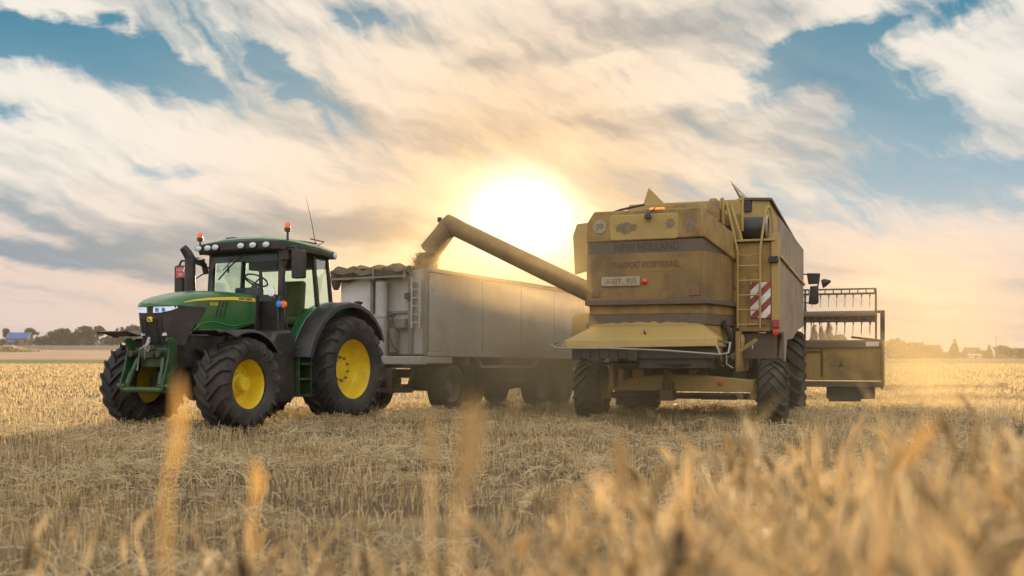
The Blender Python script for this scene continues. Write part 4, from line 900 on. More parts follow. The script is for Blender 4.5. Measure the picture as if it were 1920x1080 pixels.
    m = MB(); m.beam((.34, -1.625, 2.92), (3.5, -1.885, 2.62), .07, .05); m.tube([(1.3, -1.71, 2.83), (1.3, -1.75, 2.83)], .05, 8); m.build('shield_trim', M['combine_clean'], us, bevel=.008)
    m = MB()
    lo = [(.36, 1.62, 2.88), (1.1, 1.46, 2.81), (2.0, 1.50, 2.72), (2.7, 1.68, 2.66), (3.5, 1.78, 2.58)]
    m.loft([[(x, shy(x), z0), (x, shy(x) - .02, z0), (x, shy(x) - .02, z1), (x, shy(x), z1)] for x, z0, z1 in lo]); m.build('side_shield', M['shield'], T, bevel=.006)
    m = MB(); m.prism([(.50, 1.60), (.62, 1.10), (.95, 1.06), (1.35, 1.46), (1.15, 1.52)], 'y', -1.70, -1.66); m.build('lower_shield', M['shield'], T, bevel=.006)
    # left side: open shield, covers
    m = MB(); m.prism([(1.6, 3.60), (1.60, 2.98), (2.36, 2.78), (2.40, 3.55), (2.32, 3.78), (1.6, 3.84)], 'x', 1.5, 1.55); m.build('open_shield', M['combine_clean'], T, bevel=.015)
    m = MB(); m.prism([(1.3, 1.42), (2.42, 1.42), (2.42, 1.94), (2.34, 2.0), (1.3, 2.08)], 'x', 1.5, 2.6); m.build('side_box', M['combine_clean'], T, bevel=.02)
    m = MB(); m.box(.35, 3.5, 1.5, 1.56, 1.45, 3.5); m.build('side_shield', Y, T, bevel=.01)
    m = MB(); m.tube([(-.5, 1.45, 1.5), (-.4, 1.6, 1.7), (-.2, 1.55, 1.9)], .03, 8); m.build('drive_belt', D, T); m = MB(); m.tube([(-.3, -.75, 1.75), (-.1, -.85, 1.5), (.1, -.8, 1.2)], .05, 8); m.build('drive_belt', D, T)
    # cab (hidden in front) and feeder house
    m = MB(); m.prism([(3.6, 1.8), (5.2, 1.7), (5.4, 2.4), (5.25, 3.3), (3.6, 3.35)], 'y', -.80, .80); cb = m.build('cab', M['black'], T, bevel=.04)
    m = MB(); m.box(3.55, 5.4, -.86, .86, 3.36, 3.5); m.build('cab_roof', M['combine_clean'], cb, bevel=.04)
    m = MB(); m.prism([(3.6, 1.0), (3.6, 1.75), (6.5, 1.30), (6.5, .60)], 'y', -.7, .7); m.build('feeder_house', Y, T, bevel=.02)
    # mirrors on their arm
    m = MB(); m.tube([(4.4, -.85, 3.05), (4.5, -1.6, 2.92), (4.5, -2.02, 2.90)], .015, 6); m.tube([(4.5, -2.14, 2.75), (4.5, -2.10, 2.30), (4.48, -1.9, 2.30), (4.3, -.9, 2.6)], .015, 6); m.build('mirror_arm', D, T)
    m = MB(); m.prism([(-1.90, 2.93), (-2.18, 2.92), (-2.16, 2.70), (-1.94, 2.69)], 'x', 4.45, 4.53); m.build('wing_mirror', M['black'], T, bevel=.02)
    m = MB(); m.prism([(-1.97, 2.65), (-2.14, 2.66), (-2.15, 2.30), (-2.10, 2.26), (-1.94, 2.27)], 'x', 4.45, 4.53); m.build('wing_mirror', M['black'], T, bevel=.02)
    m = MB(); m.loft([[(4.5 + .08 * math.cos(a) * w, -2.27 + dy + .02 * math.sin(a) * w, 2.72 + dz + .085 * math.sin(a) * w) for a in np.linspace(0, 5.5, 8)] for dy, dz, w in ((.06, -.03, 1.), (.0, 0, 1.), (-.12, .03, .25))]); m.build('work_lamp', D, T)
    # unloading auger
    r0 = c_local((1.75, 19.16, 2.27)); r1 = c_local((-1.33, 21.6, 4.01)); e = c_local((-1.80, 21.7, 3.44))
    d1 = (r1 - r0).normalized(); d2 = (e - r1).normalized()
    m = MB(); m.tube([r0, r1 - d1 * .30, r1 - d1 * .08, r1 + d1 * .03 + Vector((0, 0, .01)), r1 + d2 * .06 + d1 * .02, r1 + d2 * .28, e], [.188, .188, .20, .215, .215, .22, .235], 24); au = m.build('unloading_auger', M['combine_dirty'], T, smooth=38)
    m = MB(); h = r1 + d1 * .2; m.tube([h, h + d1 * .14 + Vector((0, 0, -.02))], .03, 8); q = h + d1 * .15; m.lathe([(-.05, 0), (-.05, .05), (.05, .05), (.05, 0)], q, 'z', 10); m.build('spout_latch', D, au)
    m = MB(); m.loft([[e + d2 * t + Vector((0, 0, -.0)) + (Vector((math.cos(a), math.sin(a), 0)) - d2 * Vector((math.cos(a), math.sin(a), 0)).dot(d2)) * w for a in np.linspace(0, 5.8, 16)] for t, w in ((-.06, .245), (.02, .25))]); m.build('spout_collar', Y, au, smooth=60)
    # header
    def c(n): return n
    m = MB(); m.box(6.5, 6.56, -3.44, 3.44, .62, 1.36); m.box(6.56, 7.5, -3.44, 3.44, .50, .56); hd = m.build('header', Y, T, bevel=.008)
    m = MB(); m.box(6.44, 6.60, -3.46, 3.46, 1.36, 1.52); m.build('header_beam', GR, hd, bevel=.015)
    m = MB(); m.box(6.36, 6.56, -3.46, 3.46, .47, .60); m.build('header_sill', GR, hd, bevel=.01)
    m = MB(); m.box(6.5, 6.53, -2.18, -2.12, .7, 1.34); m.box(6.475, 6.503, -2.15, -.8, 1.26, 1.29); m.prism([(-2.62, .93), (-2.58, 1.04), (-2.60, 1.2), (-2.56, 1.03), (-2.50, .92)], 'x', 6.488, 6.51); m.build('header_patch', D, hd)
    m = MB(); m.box(6.43, 6.45, -3.38, -3.10, 1.40, 1.50); m.build('marker_plate', M['alu_white'], hd)
    for y in (-3.50, 3.44):
        m = MB(); m.prism([(6.4, .5), (7.9, .38), (8.1, .5), (7.4, 1.2), (6.9, 1.54), (6.4, 1.54)], 'y', y, y + .06); m.build('end_plate', Y, hd, bevel=.01)
        m = MB(); m.box(6.98, 7.06, y - .02, y + .08, 1.5, 2.23); m.beam((7.0, y + .03, 2.2), (7.15, y + (.2 if y < 0 else -.2), 2.2), .06); m.beam((6.6, y + .05, 1.52), (7.2, y + (.7 if y < 0 else -.7), 1.62), .05); m.build('reel_arm', D, hd)
    m = MB(); m.box(6.45, 7.1, -3.3, -2.25, .20, .47); m.box(6.4, 6.6, -3.0, -2.3, .14, .22); m.build('skid', M['black'], hd, bevel=.02)
    m = MB(); m.tube([(7.15, -3.32, 2.13), (7.15, 3.32, 2.13)], .105, 14); rl = m.build('reel', GR, hd)
    ys = np.linspace(-3.30, 3.30, 37)
    for k, (dx, dz) in enumerate(((.1, .62), (-.62, -.05), (.62, .03), (-.1, -.60))):
        m = MB(); x, z = 7.15 + dx, 2.13 + dz
        m.tube([(x, -3.34, z), (x, 3.34, z)], .022, 6); m.tube([(x - .03, -3.34, z - .11), (x - .03, 3.34, z - .11)], .026, 6)
        for y in ys:
            m.beam((x, y, z), (x - .03, y, z - .11), .025); m.beam((x - .03, y + .1, z - .10), (x - .04, y + .1, z - .19), .03)
            m.tube([(x - .04, y + .1, z - .18), (x - .02, y + .11, z - .42)], .006, 4)
        m.build('tine_bar', D, rl)
    m = MB()
    for y in (-3.33, -1.75, 0, 1.75, 3.33):
        for dx, dz in ((.1, .62), (-.62, -.05), (.62, .03), (-.1, -.60)): m.tube([(7.15, y, 2.13), (7.15 + dx, y, 2.13 + dz)], .022, 6)
        q = [(.1, .62), (.62, .03), (-.1, -.60), (-.62, -.05)]
        for i in range(4): m.tube([(7.15 + q[i][0], y, 2.13 + q[i][1]), (7.15 + q[(i + 1) % 4][0], y, 2.13 + q[(i + 1) % 4][1])], .012, 5)
    m.build('reel_spider', D, rl)
    m = MB(); m.tube([(7.0, -3.4, .85), (7.0, 3.4, .85)], .22, 16); m.build('intake_auger', D, hd)
    # rear lower odds and ends
    m = MB(); m.box(.6, 1.2, .95, 1.25, .55, .9); m.box(1.6, 2.6, -.9, .9, .55, .72); m.tube([(-.3, .5, 1.1), (-.1, .2, .95), (.1, -.3, 1.0)], .04, 8); m.tube([(-.2, -.9, 1.15), (.1, -.6, 1.0), (.2, -.2, 1.05)], .04, 8); m.box(-.2, .1, -.45, -.3, .85, 1.0); m.build('underbody_parts', D, T)
    return T
build_combine()

# ------------------------------------------------------------------ grain falling from the auger
def grain():
    rr = random.Random(11); m = MB()
    top = Vector((-1.80, 21.70, 3.42)); secs = []
    for k in range(22):
        t = k / 21; z = top.z - t * .95; cx = top.x - .13 * math.sqrt(t) ; w = .21 + .07 * t; q = []
        for i in range(18):
            a = i * 2 * math.pi / 18; r = w * (.95 + rr.uniform(-.2, .14)); q.append((cx + r * math.cos(a) * 1.05, top.y + r * math.sin(a), z))
        secs.append(q)
    m.loft(secs)
    for k in range(1100):
        t = rr.random(); a = rr.random() * 6.28; w = (.21 + .09 * t) * rr.uniform(.85, 1.35)
        p = Vector((top.x - .16 * math.sqrt(t) + w * math.cos(a), top.y + w * math.sin(a), top.z - t * .95)); s = rr.uniform(.007, .018)
        m.add([p + Vector((s, 0, 0)), p + Vector((-s, 0, 0)), p + Vector((0, s, 0)), p + Vector((0, -s, 0)), p + Vector((0, 0, s * 1.6)), p + Vector((0, 0, -s * 1.6))],
              [(0, 2, 4), (2, 1, 4), (1, 3, 4), (3, 0, 4), (2, 0, 5), (1, 2, 5), (3, 1, 5), (0, 3, 5)])
    tag(m.build('grain_stream', M['grain'], None, smooth=60), 'stream of golden grain pouring from the auger spout into the trailer', 'grain', kind='stuff')
grain()

# ------------------------------------------------------------------ stubble, loose straw
def prisms(name, P, Hh, r, tilt, mat, flat=False):
    """upright straw stems at points P; three-sided (or flat) tubes, one island each"""
    n = len(P); base = P; ang = RNG.uniform(0, 6.283, n)
    top = base + np.stack([np.cos(ang) * tilt * Hh, np.sin(ang) * tilt * Hh, Hh], -1)
    k = 2 if flat else 3; rot = RNG.uniform(0, 6.283, n) if not flat else RNG.uniform(-.6, .6, n)
    V = np.empty((n, 2 * k, 3))
    for i in range(k):
        a = rot + i * 2 * math.pi / k
        off = np.stack([np.cos(a) * r, np.sin(a) * r, np.zeros(n)], -1)
        V[:, i] = base + off; V[:, k + i] = top + off * .8
    idx = np.arange(n)[:, None] * 2 * k
    if flat: F = idx + np.array([[0, 1, 3, 2]])
    else: F = (idx[:, :, None] + np.array([[[0, 1, 4, 3], [1, 2, 5, 4], [2, 0, 3, 5]]])).reshape(-1, 4)
    return bulk(name, V.reshape(-1, 3), F, mat)
def scatter(d0, d1, per_m2, power=1., spread=.8):
    area = spread * (d1 * d1 - d0 * d0); n = int(area * per_m2)
    y = np.sqrt(RNG.uniform(d0 * d0, d1 * d1, n)); x = y * RNG.uniform(-spread, spread, n)
    return x, y
def stubble():
    P, Hs, Rs, T = [], [], [], []
    for d0, d1, dens, rad, fl in ((3.2, 7.5, 230, .0034, 0), (7.5, 12, 190, .0036, 0), (12, 19, 130, .0042, 0), (19, 30, 60, .006, 0), (30, 55, 26, .012, 0), (55, 110, 8, .026, 0), (110, 165, 3, .055, 0)):
        x, y = scatter(d0, d1, dens)
        # drill rows about 13 cm apart, running away to the right
        c, s = math.cos(.35), math.sin(.35); u = x * c - y * s; v = x * s + y * c
        u = np.round(u / .13) * .13 + RNG.normal(0, .026, len(u)) if d1 < 30 else u
        x, y = u * c + v * s, -u * s + v * c
        patch = np.sin(x * 1.7 + 1.3 * np.sin(y * .9)) * np.sin(y * 1.3 + x * .4)
        h = np.clip(RNG.normal(.115, .04, len(x)) + .035 * patch, .03, .24) * (1 if d0 < 19 else .8)
        keep = RNG.random(len(x)) < .78 + .3 * patch
        x, y, h = x[keep], y[keep], h[keep]
        P.append(np.stack([x, y, ground_z(x, y) - .01], -1)); Hs.append(h); Rs.append(np.full(len(x), rad) * RNG.uniform(.7, 1.3, len(x))); T.append(np.abs(RNG.normal(0, .22, len(x))))
    P, Hs, Rs, T = (np.concatenate(q) for q in (P, Hs, Rs, T))
    fl = (P[:, 1] > 14) | (RNG.random(len(P)) < .45); k = ~fl
    o = prisms('stubble', P[k], Hs[k], Rs[k], T[k], M['stubble']); tag(o, 'short upright cut straw stubble covering the near field', 'stubble', kind='stuff')
    o = prisms('stubble', P[fl], Hs[fl], Rs[fl] * 1.1, T[fl], M['stubble'], True); tag(o, 'flattened split straw stubble reaching far across the field', 'stubble', kind='stuff')
    # loose straw lying on and in the stubble
    Vs = []
    for d0, d1, dens, wd, ln in ((3.2, 8, 170, .0034, .17), (8, 15, 90, .0045, .19), (15, 28, 26, .0075, .24)):
        x, y = scatter(d0, d1, dens); patch = np.sin(x * 1.1 + 2) * np.sin(y * .8 + x * .7) + RNG.normal(0, .4, len(x))
        k = patch > -.25; x, y, patch = x[k], y[k], patch[k]; n = len(x)
        z = ground_z(x, y) + np.clip(RNG.normal(.07, .035, n) + .025 * patch, .005, .17)
        a = RNG.uniform(0, 6.283, n); pt = RNG.normal(0, .28, n); L = RNG.uniform(.4, 1.2, n) * ln
        d = np.stack([np.cos(a) * np.cos(pt), np.sin(a) * np.cos(pt), np.sin(pt)], -1) * L[:, None] / 2
        w = np.stack([-np.sin(a), np.cos(a), RNG.uniform(-1, 1, n)], -1); w *= (wd / np.linalg.norm(w, axis=1))[:, None]
        C = np.stack([x, y, z], -1); bend = np.stack([np.zeros(n), np.zeros(n), RNG.uniform(0, .18, n) * L], -1)
        Vs.append(np.stack([C - d - w, C - d + w, C + bend - w, C + bend + w, C + d - w, C + d + w], 1))
    for _ in range(150):
        yc = math.sqrt(RNG.uniform(20, 420)); xc = yc * RNG.uniform(-.6, .6); n = 170; wd = .0036 if yc < 9 else .005
        u = RNG.normal(0, 1, (n, 2)) * np.array([RNG.uniform(.2, .55), RNG.uniform(.12, .3)]); x = xc + u[:, 0]; y = yc + u[:, 1]
        z = ground_z(x, y) + np.clip(.05 + .15 * np.exp(-(u ** 2).sum(1) / .12) * RNG.uniform(.2, 1, n), .02, .24)
        a = RNG.uniform(0, 6.283, n); pt = RNG.normal(0, .4, n); L = RNG.uniform(.08, .26, n)
        d = np.stack([np.cos(a) * np.cos(pt), np.sin(a) * np.cos(pt), np.sin(pt)], -1) * L[:, None] / 2
        w = np.stack([-np.sin(a), np.cos(a), RNG.uniform(-1, 1, n)], -1); w *= (wd / np.linalg.norm(w, axis=1))[:, None]
        C = np.stack([x, y, z], -1); bend = np.stack([np.zeros(n), np.zeros(n), RNG.uniform(0, .2, n) * L], -1)
        Vs.append(np.stack([C - d - w, C - d + w, C + bend - w, C + bend + w, C + d - w, C + d + w], 1))
    V = np.concatenate(Vs); n = len(V); i = np.arange(n)[:, None, None] * 6
    F = (i + np.array([[[0, 1, 3, 2], [2, 3, 5, 4]]])).reshape(-1, 4)
    tag(bulk('loose_straw', V.reshape(-1, 3), F, M['straw']), 'loose chopped straw scattered over the stubble', 'straw', kind='stuff')
stubble()

# swaths of straw lying on the far right and behind
def swath(name, p0, p1, wid, hgt, label, n=5000):
    p0, p1 = np.array(p0, float), np.array(p1, float); t = RNG.random(n); u = np.clip(RNG.normal(0, .42, n), -1, 1)
    d = (p1 - p0); nrm = np.array([-d[1], d[0]]) / np.linalg.norm(d)
    xy = p0 + d * t[:, None] + nrm * (u * wid / 2)[:, None]
    hh = hgt * (1 - u * u) * (.75 + .25 * np.sin(t * 40)) * RNG.uniform(.2, 1, n)
    C = np.stack([xy[:, 0], xy[:, 1], ground_z(xy[:, 0], xy[:, 1]) + hh], -1)
    a = RNG.uniform(0, 6.283, n); pt = RNG.normal(0, .4, n); L = RNG.uniform(.15, .4, n)
    dv = np.stack([np.cos(a) * np.cos(pt), np.sin(a) * np.cos(pt), np.sin(pt)], -1) * L[:, None] / 2
    w = np.stack([-np.sin(a), np.cos(a), RNG.uniform(-1, 1, n)], -1) * .011
    V = np.stack([C - dv - w, C - dv + w, C + dv + w, C + dv - w], 1).reshape(-1, 3)
    tag(bulk(name, V, np.arange(4 * n).reshape(-1, 4), M['stubble']), label, 'straw swath')
swath('straw_swath', (8.2, 28.5), (30, 29.5), 1.3, .26, 'low dark straw swath crossing the field right of the header, nearest one', 9000)
swath('straw_swath', (13.5, 38), (19.5, 39.5), 1.2, .22, 'short farther straw swath just right of the header end', 2500)

# ------------------------------------------------------------------ standing crop in the foreground
def plant(h, rng, lean):
    """one dry cereal plant: stem, two or three bent leaves and a nodding ear, as strips"""
    V, F = [], []
    def strip(pts, ws, side):
        o = len(V)
        for p, w in zip(pts, ws): V.append(p - side * w); V.append(p + side * w)
        for i in range(len(pts) - 1): F.append((o + 2 * i, o + 2 * i + 1, o + 2 * i + 3, o + 2 * i + 2))
    la = rng.uniform(0, 6.28); ld = np.array([math.cos(la), math.sin(la), 0]) * lean
    stem = [np.array([0, 0, 0.]) + ld * (t ** 2) * h + np.array([0, 0, h * t * .88]) for t in np.linspace(0, 1, 6)]
    for a in (0, 1.57): strip(stem, [.0028] * 6, np.array([math.cos(a), math.sin(a), 0]))
    # nodding ear
    p = stem[-1]; pts = []; q = p.copy(); dirv = np.array([ld[0] * 2, ld[1] * 2, 1.]); dirv /= np.linalg.norm(dirv)
    nod = rng.uniform(.1, 1.3); ea = rng.uniform(0, 6.28); nv = np.array([math.cos(ea), math.sin(ea), -.5])
    for i in range(6): pts.append(q.copy()); dirv = dirv + nv * nod * .5; dirv /= np.linalg.norm(dirv); q = q + dirv * .022
    for a in (0, 1.05, 2.1): strip(pts, [.002, .0065, .0075, .007, .005, .001], np.array([math.cos(a), math.sin(a), .2]))
    for i in range(5):     # awns
        s = pts[min(i + 1, 5)]; dd = dirv + np.array([rng.normal(0, .25), rng.normal(0, .25), rng.normal(0, .2)])
        strip([s, s + dd * .09], [.0008, .0003], np.array([1., 0, 0]))
    # leaves: rise, then fold over
    for k in range(rng.integers(3, 6)):
        t = rng.uniform(.55, 1.); b = stem[int(t * 5)]; a = rng.uniform(0, 6.28); out = np.array([math.cos(a), math.sin(a), 0]); side = np.array([-math.sin(a), math.cos(a), rng.uniform(-.4, .4)])
        L = rng.uniform(.10, .28); w = rng.uniform(.007, .014) if rng.random() < .6 else rng.uniform(.013, .021); fold = rng.uniform(.25, .6); up = rng.uniform(.3, 1.2); dn = rng.uniform(-2.2, -.3)
        pts = []; q = b.copy(); nseg = 7
        for i in range(nseg):
            pts.append(q.copy()); sl = up if i / nseg < fold else dn
            v = out + np.array([0, 0, sl]); v /= np.linalg.norm(v); q = q + v * L / nseg
        strip(pts, [w * .6, w, w * 1.1, w, w * .9, w * .6, .001], side)
    return np.array(V), np.array(F)
def crop():
    rng = np.random.default_rng(21); var = [plant(1., rng, rng.uniform(.02, .28)) for _ in range(26)]
    V, F, o = [], [], 0
    def put(x, y, h):
        nonlocal o
        v, f = var[rng.integers(len(var))]; a = rng.uniform(0, 6.28); c, s = math.cos(a), math.sin(a)
        w = v.copy(); X = w[:, 0] * c - w[:, 1] * s; Y = w[:, 0] * s + w[:, 1] * c
        # keep the ear and leaves life-size: only the stem length follows the height
        w = np.stack([X + x, Y + y, w[:, 2] * h - .01], -1)
        V.append(w); F.append(f + o); o += len(w)
    n = 0
    while n < 2300:
        y = rng.uniform(.62, 3.1); u = rng.uniform(-.85, .95); x = u * y
        # the edge of the standing strip runs from near left to far right
        edge = 1.55 + 1.25 * np.clip((u + .25) / .6, -.5, 1.)
        dens = np.clip(.10 + .9 * (u + .12) / .5, .05, 1.) 
        if y > edge + rng.normal(0, .12) or rng.random() > dens: n += 1; continue
        top = .80 + .19 * np.clip((u + .15) / .55, 0, 1) + .03 * (y - 1.5)
        put(x, y, np.clip(rng.normal(top, .055), .6, 1.12)); n += 1
    for _ in range(520):
        y = rng.uniform(.8, 1.9); u = rng.uniform(.12, .75); put(u * y, y, np.clip(rng.normal(.93 + .05 * u, .05), .7, 1.1))
    # sparser plants further along the left, and behind the camera
    for _ in range(420):
        y = rng.uniform(1.4, 2.6); u = rng.uniform(-.30, .3) if _ % 4 else rng.uniform(-.75, 0); put(u * y, y, np.clip(rng.normal(.745 + .12 * max(u, -.1), .06), .5, .95))
    for _ in range(500): put(rng.uniform(-3, 3), rng.uniform(-3, -.5), rng.normal(.9, .06))
    tag(bulk('standing_crop', np.concatenate(V), np.concatenate(F), M['crop']), 'strip of ripe dry cereal standing blurred in the foreground', 'crop', kind='stuff')
crop()
def lone_stalk(x, y, z0, z1, hw, lean, label, seed, mat='crop'):
    """single stalk whose withered flag leaf / ear fills the height z0..z1"""
    rng = np.random.default_rng(seed); V, F = [], []
    def strip(pts, ws, side):
        o = len(V)
        for p, w in zip(pts, ws): V.append(p - side * w); V.append(p + side * w)
        for i in range(len(pts) - 1): F.append((o + 2 * i, o + 2 * i + 1, o + 2 * i + 3, o + 2 * i + 2))
    b = np.array([x, y, z0]); foot = np.array([x - lean * .3 + rng.normal(0, .02), y + rng.normal(0, .03), 0.])
    stem = [foot + (b - foot) * t + np.array([.002 * math.sin(5 * t), 0, 0]) for t in np.linspace(0, 1, 7)]
    for a in (0, 1.05, 2.1): strip(stem, [.0022] * 7, np.array([math.cos(a), math.sin(a), 0.]))
    tip = np.array([x + lean * (z1 - z0), y, z1]); n = 8
    pts = [b + (tip - b) * t + np.array([.003 * math.sin(3.1 * t), .004 * math.sin(4 * t), 0]) for t in np.linspace(0, 1, n)]
    ws = [hw * w for w in (.3, .8, 1., .95, 1., .85, .55, .08)]
    for a in (.15, 1.3, 2.3): strip(pts, ws, np.array([math.cos(a), math.sin(a), 0.]))
    q = stem[5]; lf = [q + np.array([.05 * t * rng.choice((-1, 1)), .02 * t, .06 * t - .11 * t * t]) for t in np.linspace(0, 1.3, 6)]
    strip(lf, [.004, .007, .007, .006, .004, .001], np.array([.3, .9, .2]))
    tag(bulk('dry_stalk', np.array(V), np.array(F), M[mat]), label, 'dry stalk', 'lone dry stalks in the foreground')
M['dark_stalk'] = pmat('dark_dead_stem', (.10, .065, .04), .8, dirt=(.2, .14, .09), dirt_amt=.5, scale=30)
M['gold_stalk'] = straw_mat('golden_stalk', [(0, (.82, .56, .20)), (1, (.90, .66, .30))], .65)
lone_stalk(-.303, .88, 1.06, 1.155, .0042, .10, 'tallest blurred golden stalk in front of the tractor front wheels', 3, 'gold_stalk')
lone_stalk(-.310, 1.20, .995, 1.045, .0062, .02, 'blurred pale stalk tip standing below the tractor rear wheel', 5, 'gold_stalk')
lone_stalk(-.092, 1.15, 1.035, 1.105, .0055, -.1, 'blurred stalk tip just below the trailer front wheel', 8)
lone_stalk(-.040, .80, 1.06, 1.14, .0090, .1, 'wide faint stalk in front of the middle trailer wheels', 9)
lone_stalk(.125, 1.15, 1.00, 1.085, .0075, -.05, 'blurred stalk below the left rear wheel of the combine', 12)
lone_stalk(.430, 1.92, .955, 1.03, .0075, -.35, 'sharper slanting stalk below the right rear wheel of the combine', 14)
lone_stalk(.330, .85, 1.07, 1.120, .0060, .6, 'leaning golden stalk below the combine header end', 15, 'gold_stalk')
lone_stalk(-.300, 1.10, .90, .955, .0100, 0, 'dark dead stem at the bottom left of the foreground', 17, 'dark_stalk')
lone_stalk(.180, 1.10, .93, .985, .0110, .05, 'dark dead stem standing among the crop at the bottom middle', 18, 'dark_stalk')

# ------------------------------------------------------------------ trees, houses and the mast along the horizon
def frame(d, px_u, z):       # a point at distance d on bearing u = x / y
    return (px_u * d, d, z)
def crown_mesh(lobes, n, size, seed):
    rng = np.random.default_rng(seed); C = []
    tot = sum(r[0] * r[1] * r[2] for _, r in lobes)
    for c, r in lobes:
        k = max(12, int(n * r[0] * r[1] * r[2] / tot)); v = rng.normal(size=(k, 3)); v /= np.linalg.norm(v, axis=1)[:, None]
        rad = rng.uniform(.45, 1.08, (k, 1)) ** .6; C.append(np.array(c) + v * rad * np.array(r))
    C = np.concatenate(C); n = len(C)
    a = rng.normal(size=(n, 3)); a /= np.linalg.norm(a, axis=1)[:, None]; b = np.cross(a, rng.normal(size=(n, 3))); b /= np.linalg.norm(b, axis=1)[:, None]
    s = rng.uniform(.5, 1.3, (n, 1)) * size
    V = np.stack([C - a * s - b * s * .5, C + a * s * .2 - b * s, C + a * s + b * s * .5, C - a * s * .2 + b * s], 1).reshape(-1, 3)
    return V, np.arange(4 * n).reshape(-1, 4)
def tree(name, x, y, h, w, label, seed, form='round', group=None, n=900):
    z = float(ground_z(x, y)) - .1
    t = empty(name, (x, y, z), 0, label, 'tree' if 'shrub' not in name else 'shrub', group)
    rr = random.Random(seed)
    if form == 'round':
        lobes = [((0, 0, h * .62), (w * .40, w * .40, h * .34))]
        for k in range(6): a = k * 1.05 + rr.random(); lobes.append(((w * .30 * math.cos(a), w * .3 * math.sin(a), h * rr.uniform(.38, .82)), (w * rr.uniform(.16, .26),) * 2 + (h * rr.uniform(.12, .2),)))
        lobes.append(((0, 0, h * .2), (w * .44, w * .3, h * .26))); tz = h * .3
    elif form == 'tall':      # clear stem under a loose high crown
        lobes = [((w * rr.uniform(-.25, .25), 0, h * q), (w * rr.uniform(.2, .36), w * .3, h * .11)) for q in (.62, .72, .82, .90)] + [((w * .38, 0, h * .70), (w * .16, w * .16, h * .07)), ((-w * .36, 0, h * .78), (w * .15, w * .15, h * .06))]
        tz = h * .55
    elif form == 'cone':
        lobes = [((0, 0, h * q), (w * .5 * (1.02 - q),) * 2 + (h * .13,)) for q in (.15, .3, .45, .6, .74, .87)]; tz = h * .1
    elif form == 'poplar':
        lobes = [((rr.uniform(-.1, .1) * w, 0, h * q), (w * .5 * r, w * .5 * r, h * .15)) for q, r in ((.2, .8), (.36, 1.), (.52, .95), (.68, .8), (.84, .5))]; tz = h * .12
    else:                     # low broad bush
        lobes = [((w * q, rr.uniform(-1, 1), h * rr.uniform(.36, .5)), (w * .2, w * .16, h * rr.uniform(.4, .52))) for q in (-.34, -.18, 0, .17, .33)]; tz = h * .15
    V, F = crown_mesh(lobes, n, .05 * h + .16, seed); bulk('crown', V, F, M['leaf'], t)
    m = MB(); m.tube([(0, 0, 0), (0.02 * w, 0, tz), (0, 0, h * .75)], [.03 * h, .022 * h, .006 * h], 7)
    for k in range(4): a = k * 1.6; m.tube([(0, 0, tz + k * .06 * h), (w * .2 * math.cos(a), w * .2 * math.sin(a), tz + (.18 + k * .05) * h)], [.012 * h, .005 * h], 5)
    m.build('trunk', M['bark'], t)
def place(px, top, d):
    """bearing of an image column, and the height whose top reaches image row `top` at distance d"""
    u = (px - 960) / 1870; x, y = u * d, d; z0 = float(ground_z(x, y)) - .1
    return x, y, H_CAM + (668 - top) / 1870 * d - z0
S = 640 / 1870
LG = 'trees on the far left skyline'
for i, (px, top, wpx, form, nm, lab) in enumerate((
    (4, 634, 22, 'bush', 'shrub', 'low dark shrub at the far left edge of the skyline'),
    (14, 617, 16, 'tall', 'broadleaf_tree', 'narrow dark tree left of the blue roofed barn'),
    (60, 616, 24, 'tall', 'broadleaf_tree', 'lopsided tree with a bare stem right of the blue roofed barn'),
    (77, 629, 26, 'bush', 'shrub', 'mid green shrub right of the lopsided tree'),
    (100, 619, 24, 'round', 'broadleaf_tree', 'thin topped tree left of the broad twin crowned tree'),
    (116, 615, 30, 'round', 'broadleaf_tree', 'pale green rounded tree in the left wood'),
    (134, 622, 30, 'bush', 'shrub', 'shrub filling the dip in the middle of the left wood'),
    (159, 610, 42, 'round', 'broadleaf_tree', 'tallest broad dark tree of the left wood'),
    (184, 612, 28, 'tall', 'broadleaf_tree', 'open crowned tree with sky gaps at the right end of the left wood'),
    (150, 629, 80, 'bush', 'shrub', 'long dark hedge below the left wood'),
    (92, 632, 60, 'bush', 'shrub', 'low dark hedge right of the barn'),
    (209, 628, 34, 'bush', 'shrub', 'rounded shrub standing alone left of the tractor fender'),
    (219, 616, 8, 'poplar', 'poplar_tree', 'thin pale poplar above the tractor front tyre'),
    (228, 613, 9, 'poplar', 'poplar_tree', 'second thin poplar above the tractor front fender'),
    (250, 608, 34, 'round', 'broadleaf_tree', 'dark tree partly behind the tractor nose'),
    (286, 622, 50, 'bush', 'shrub', 'shrub behind the tractor hood'))):
    x, y, h = place(px, top, 640 + (i % 3) * 6); tree(nm, x, y, h, wpx * S * 1.1, lab, 30 + i, form, LG, 1100 if wpx > 26 else 600)
RG = 'trees on the far right skyline'
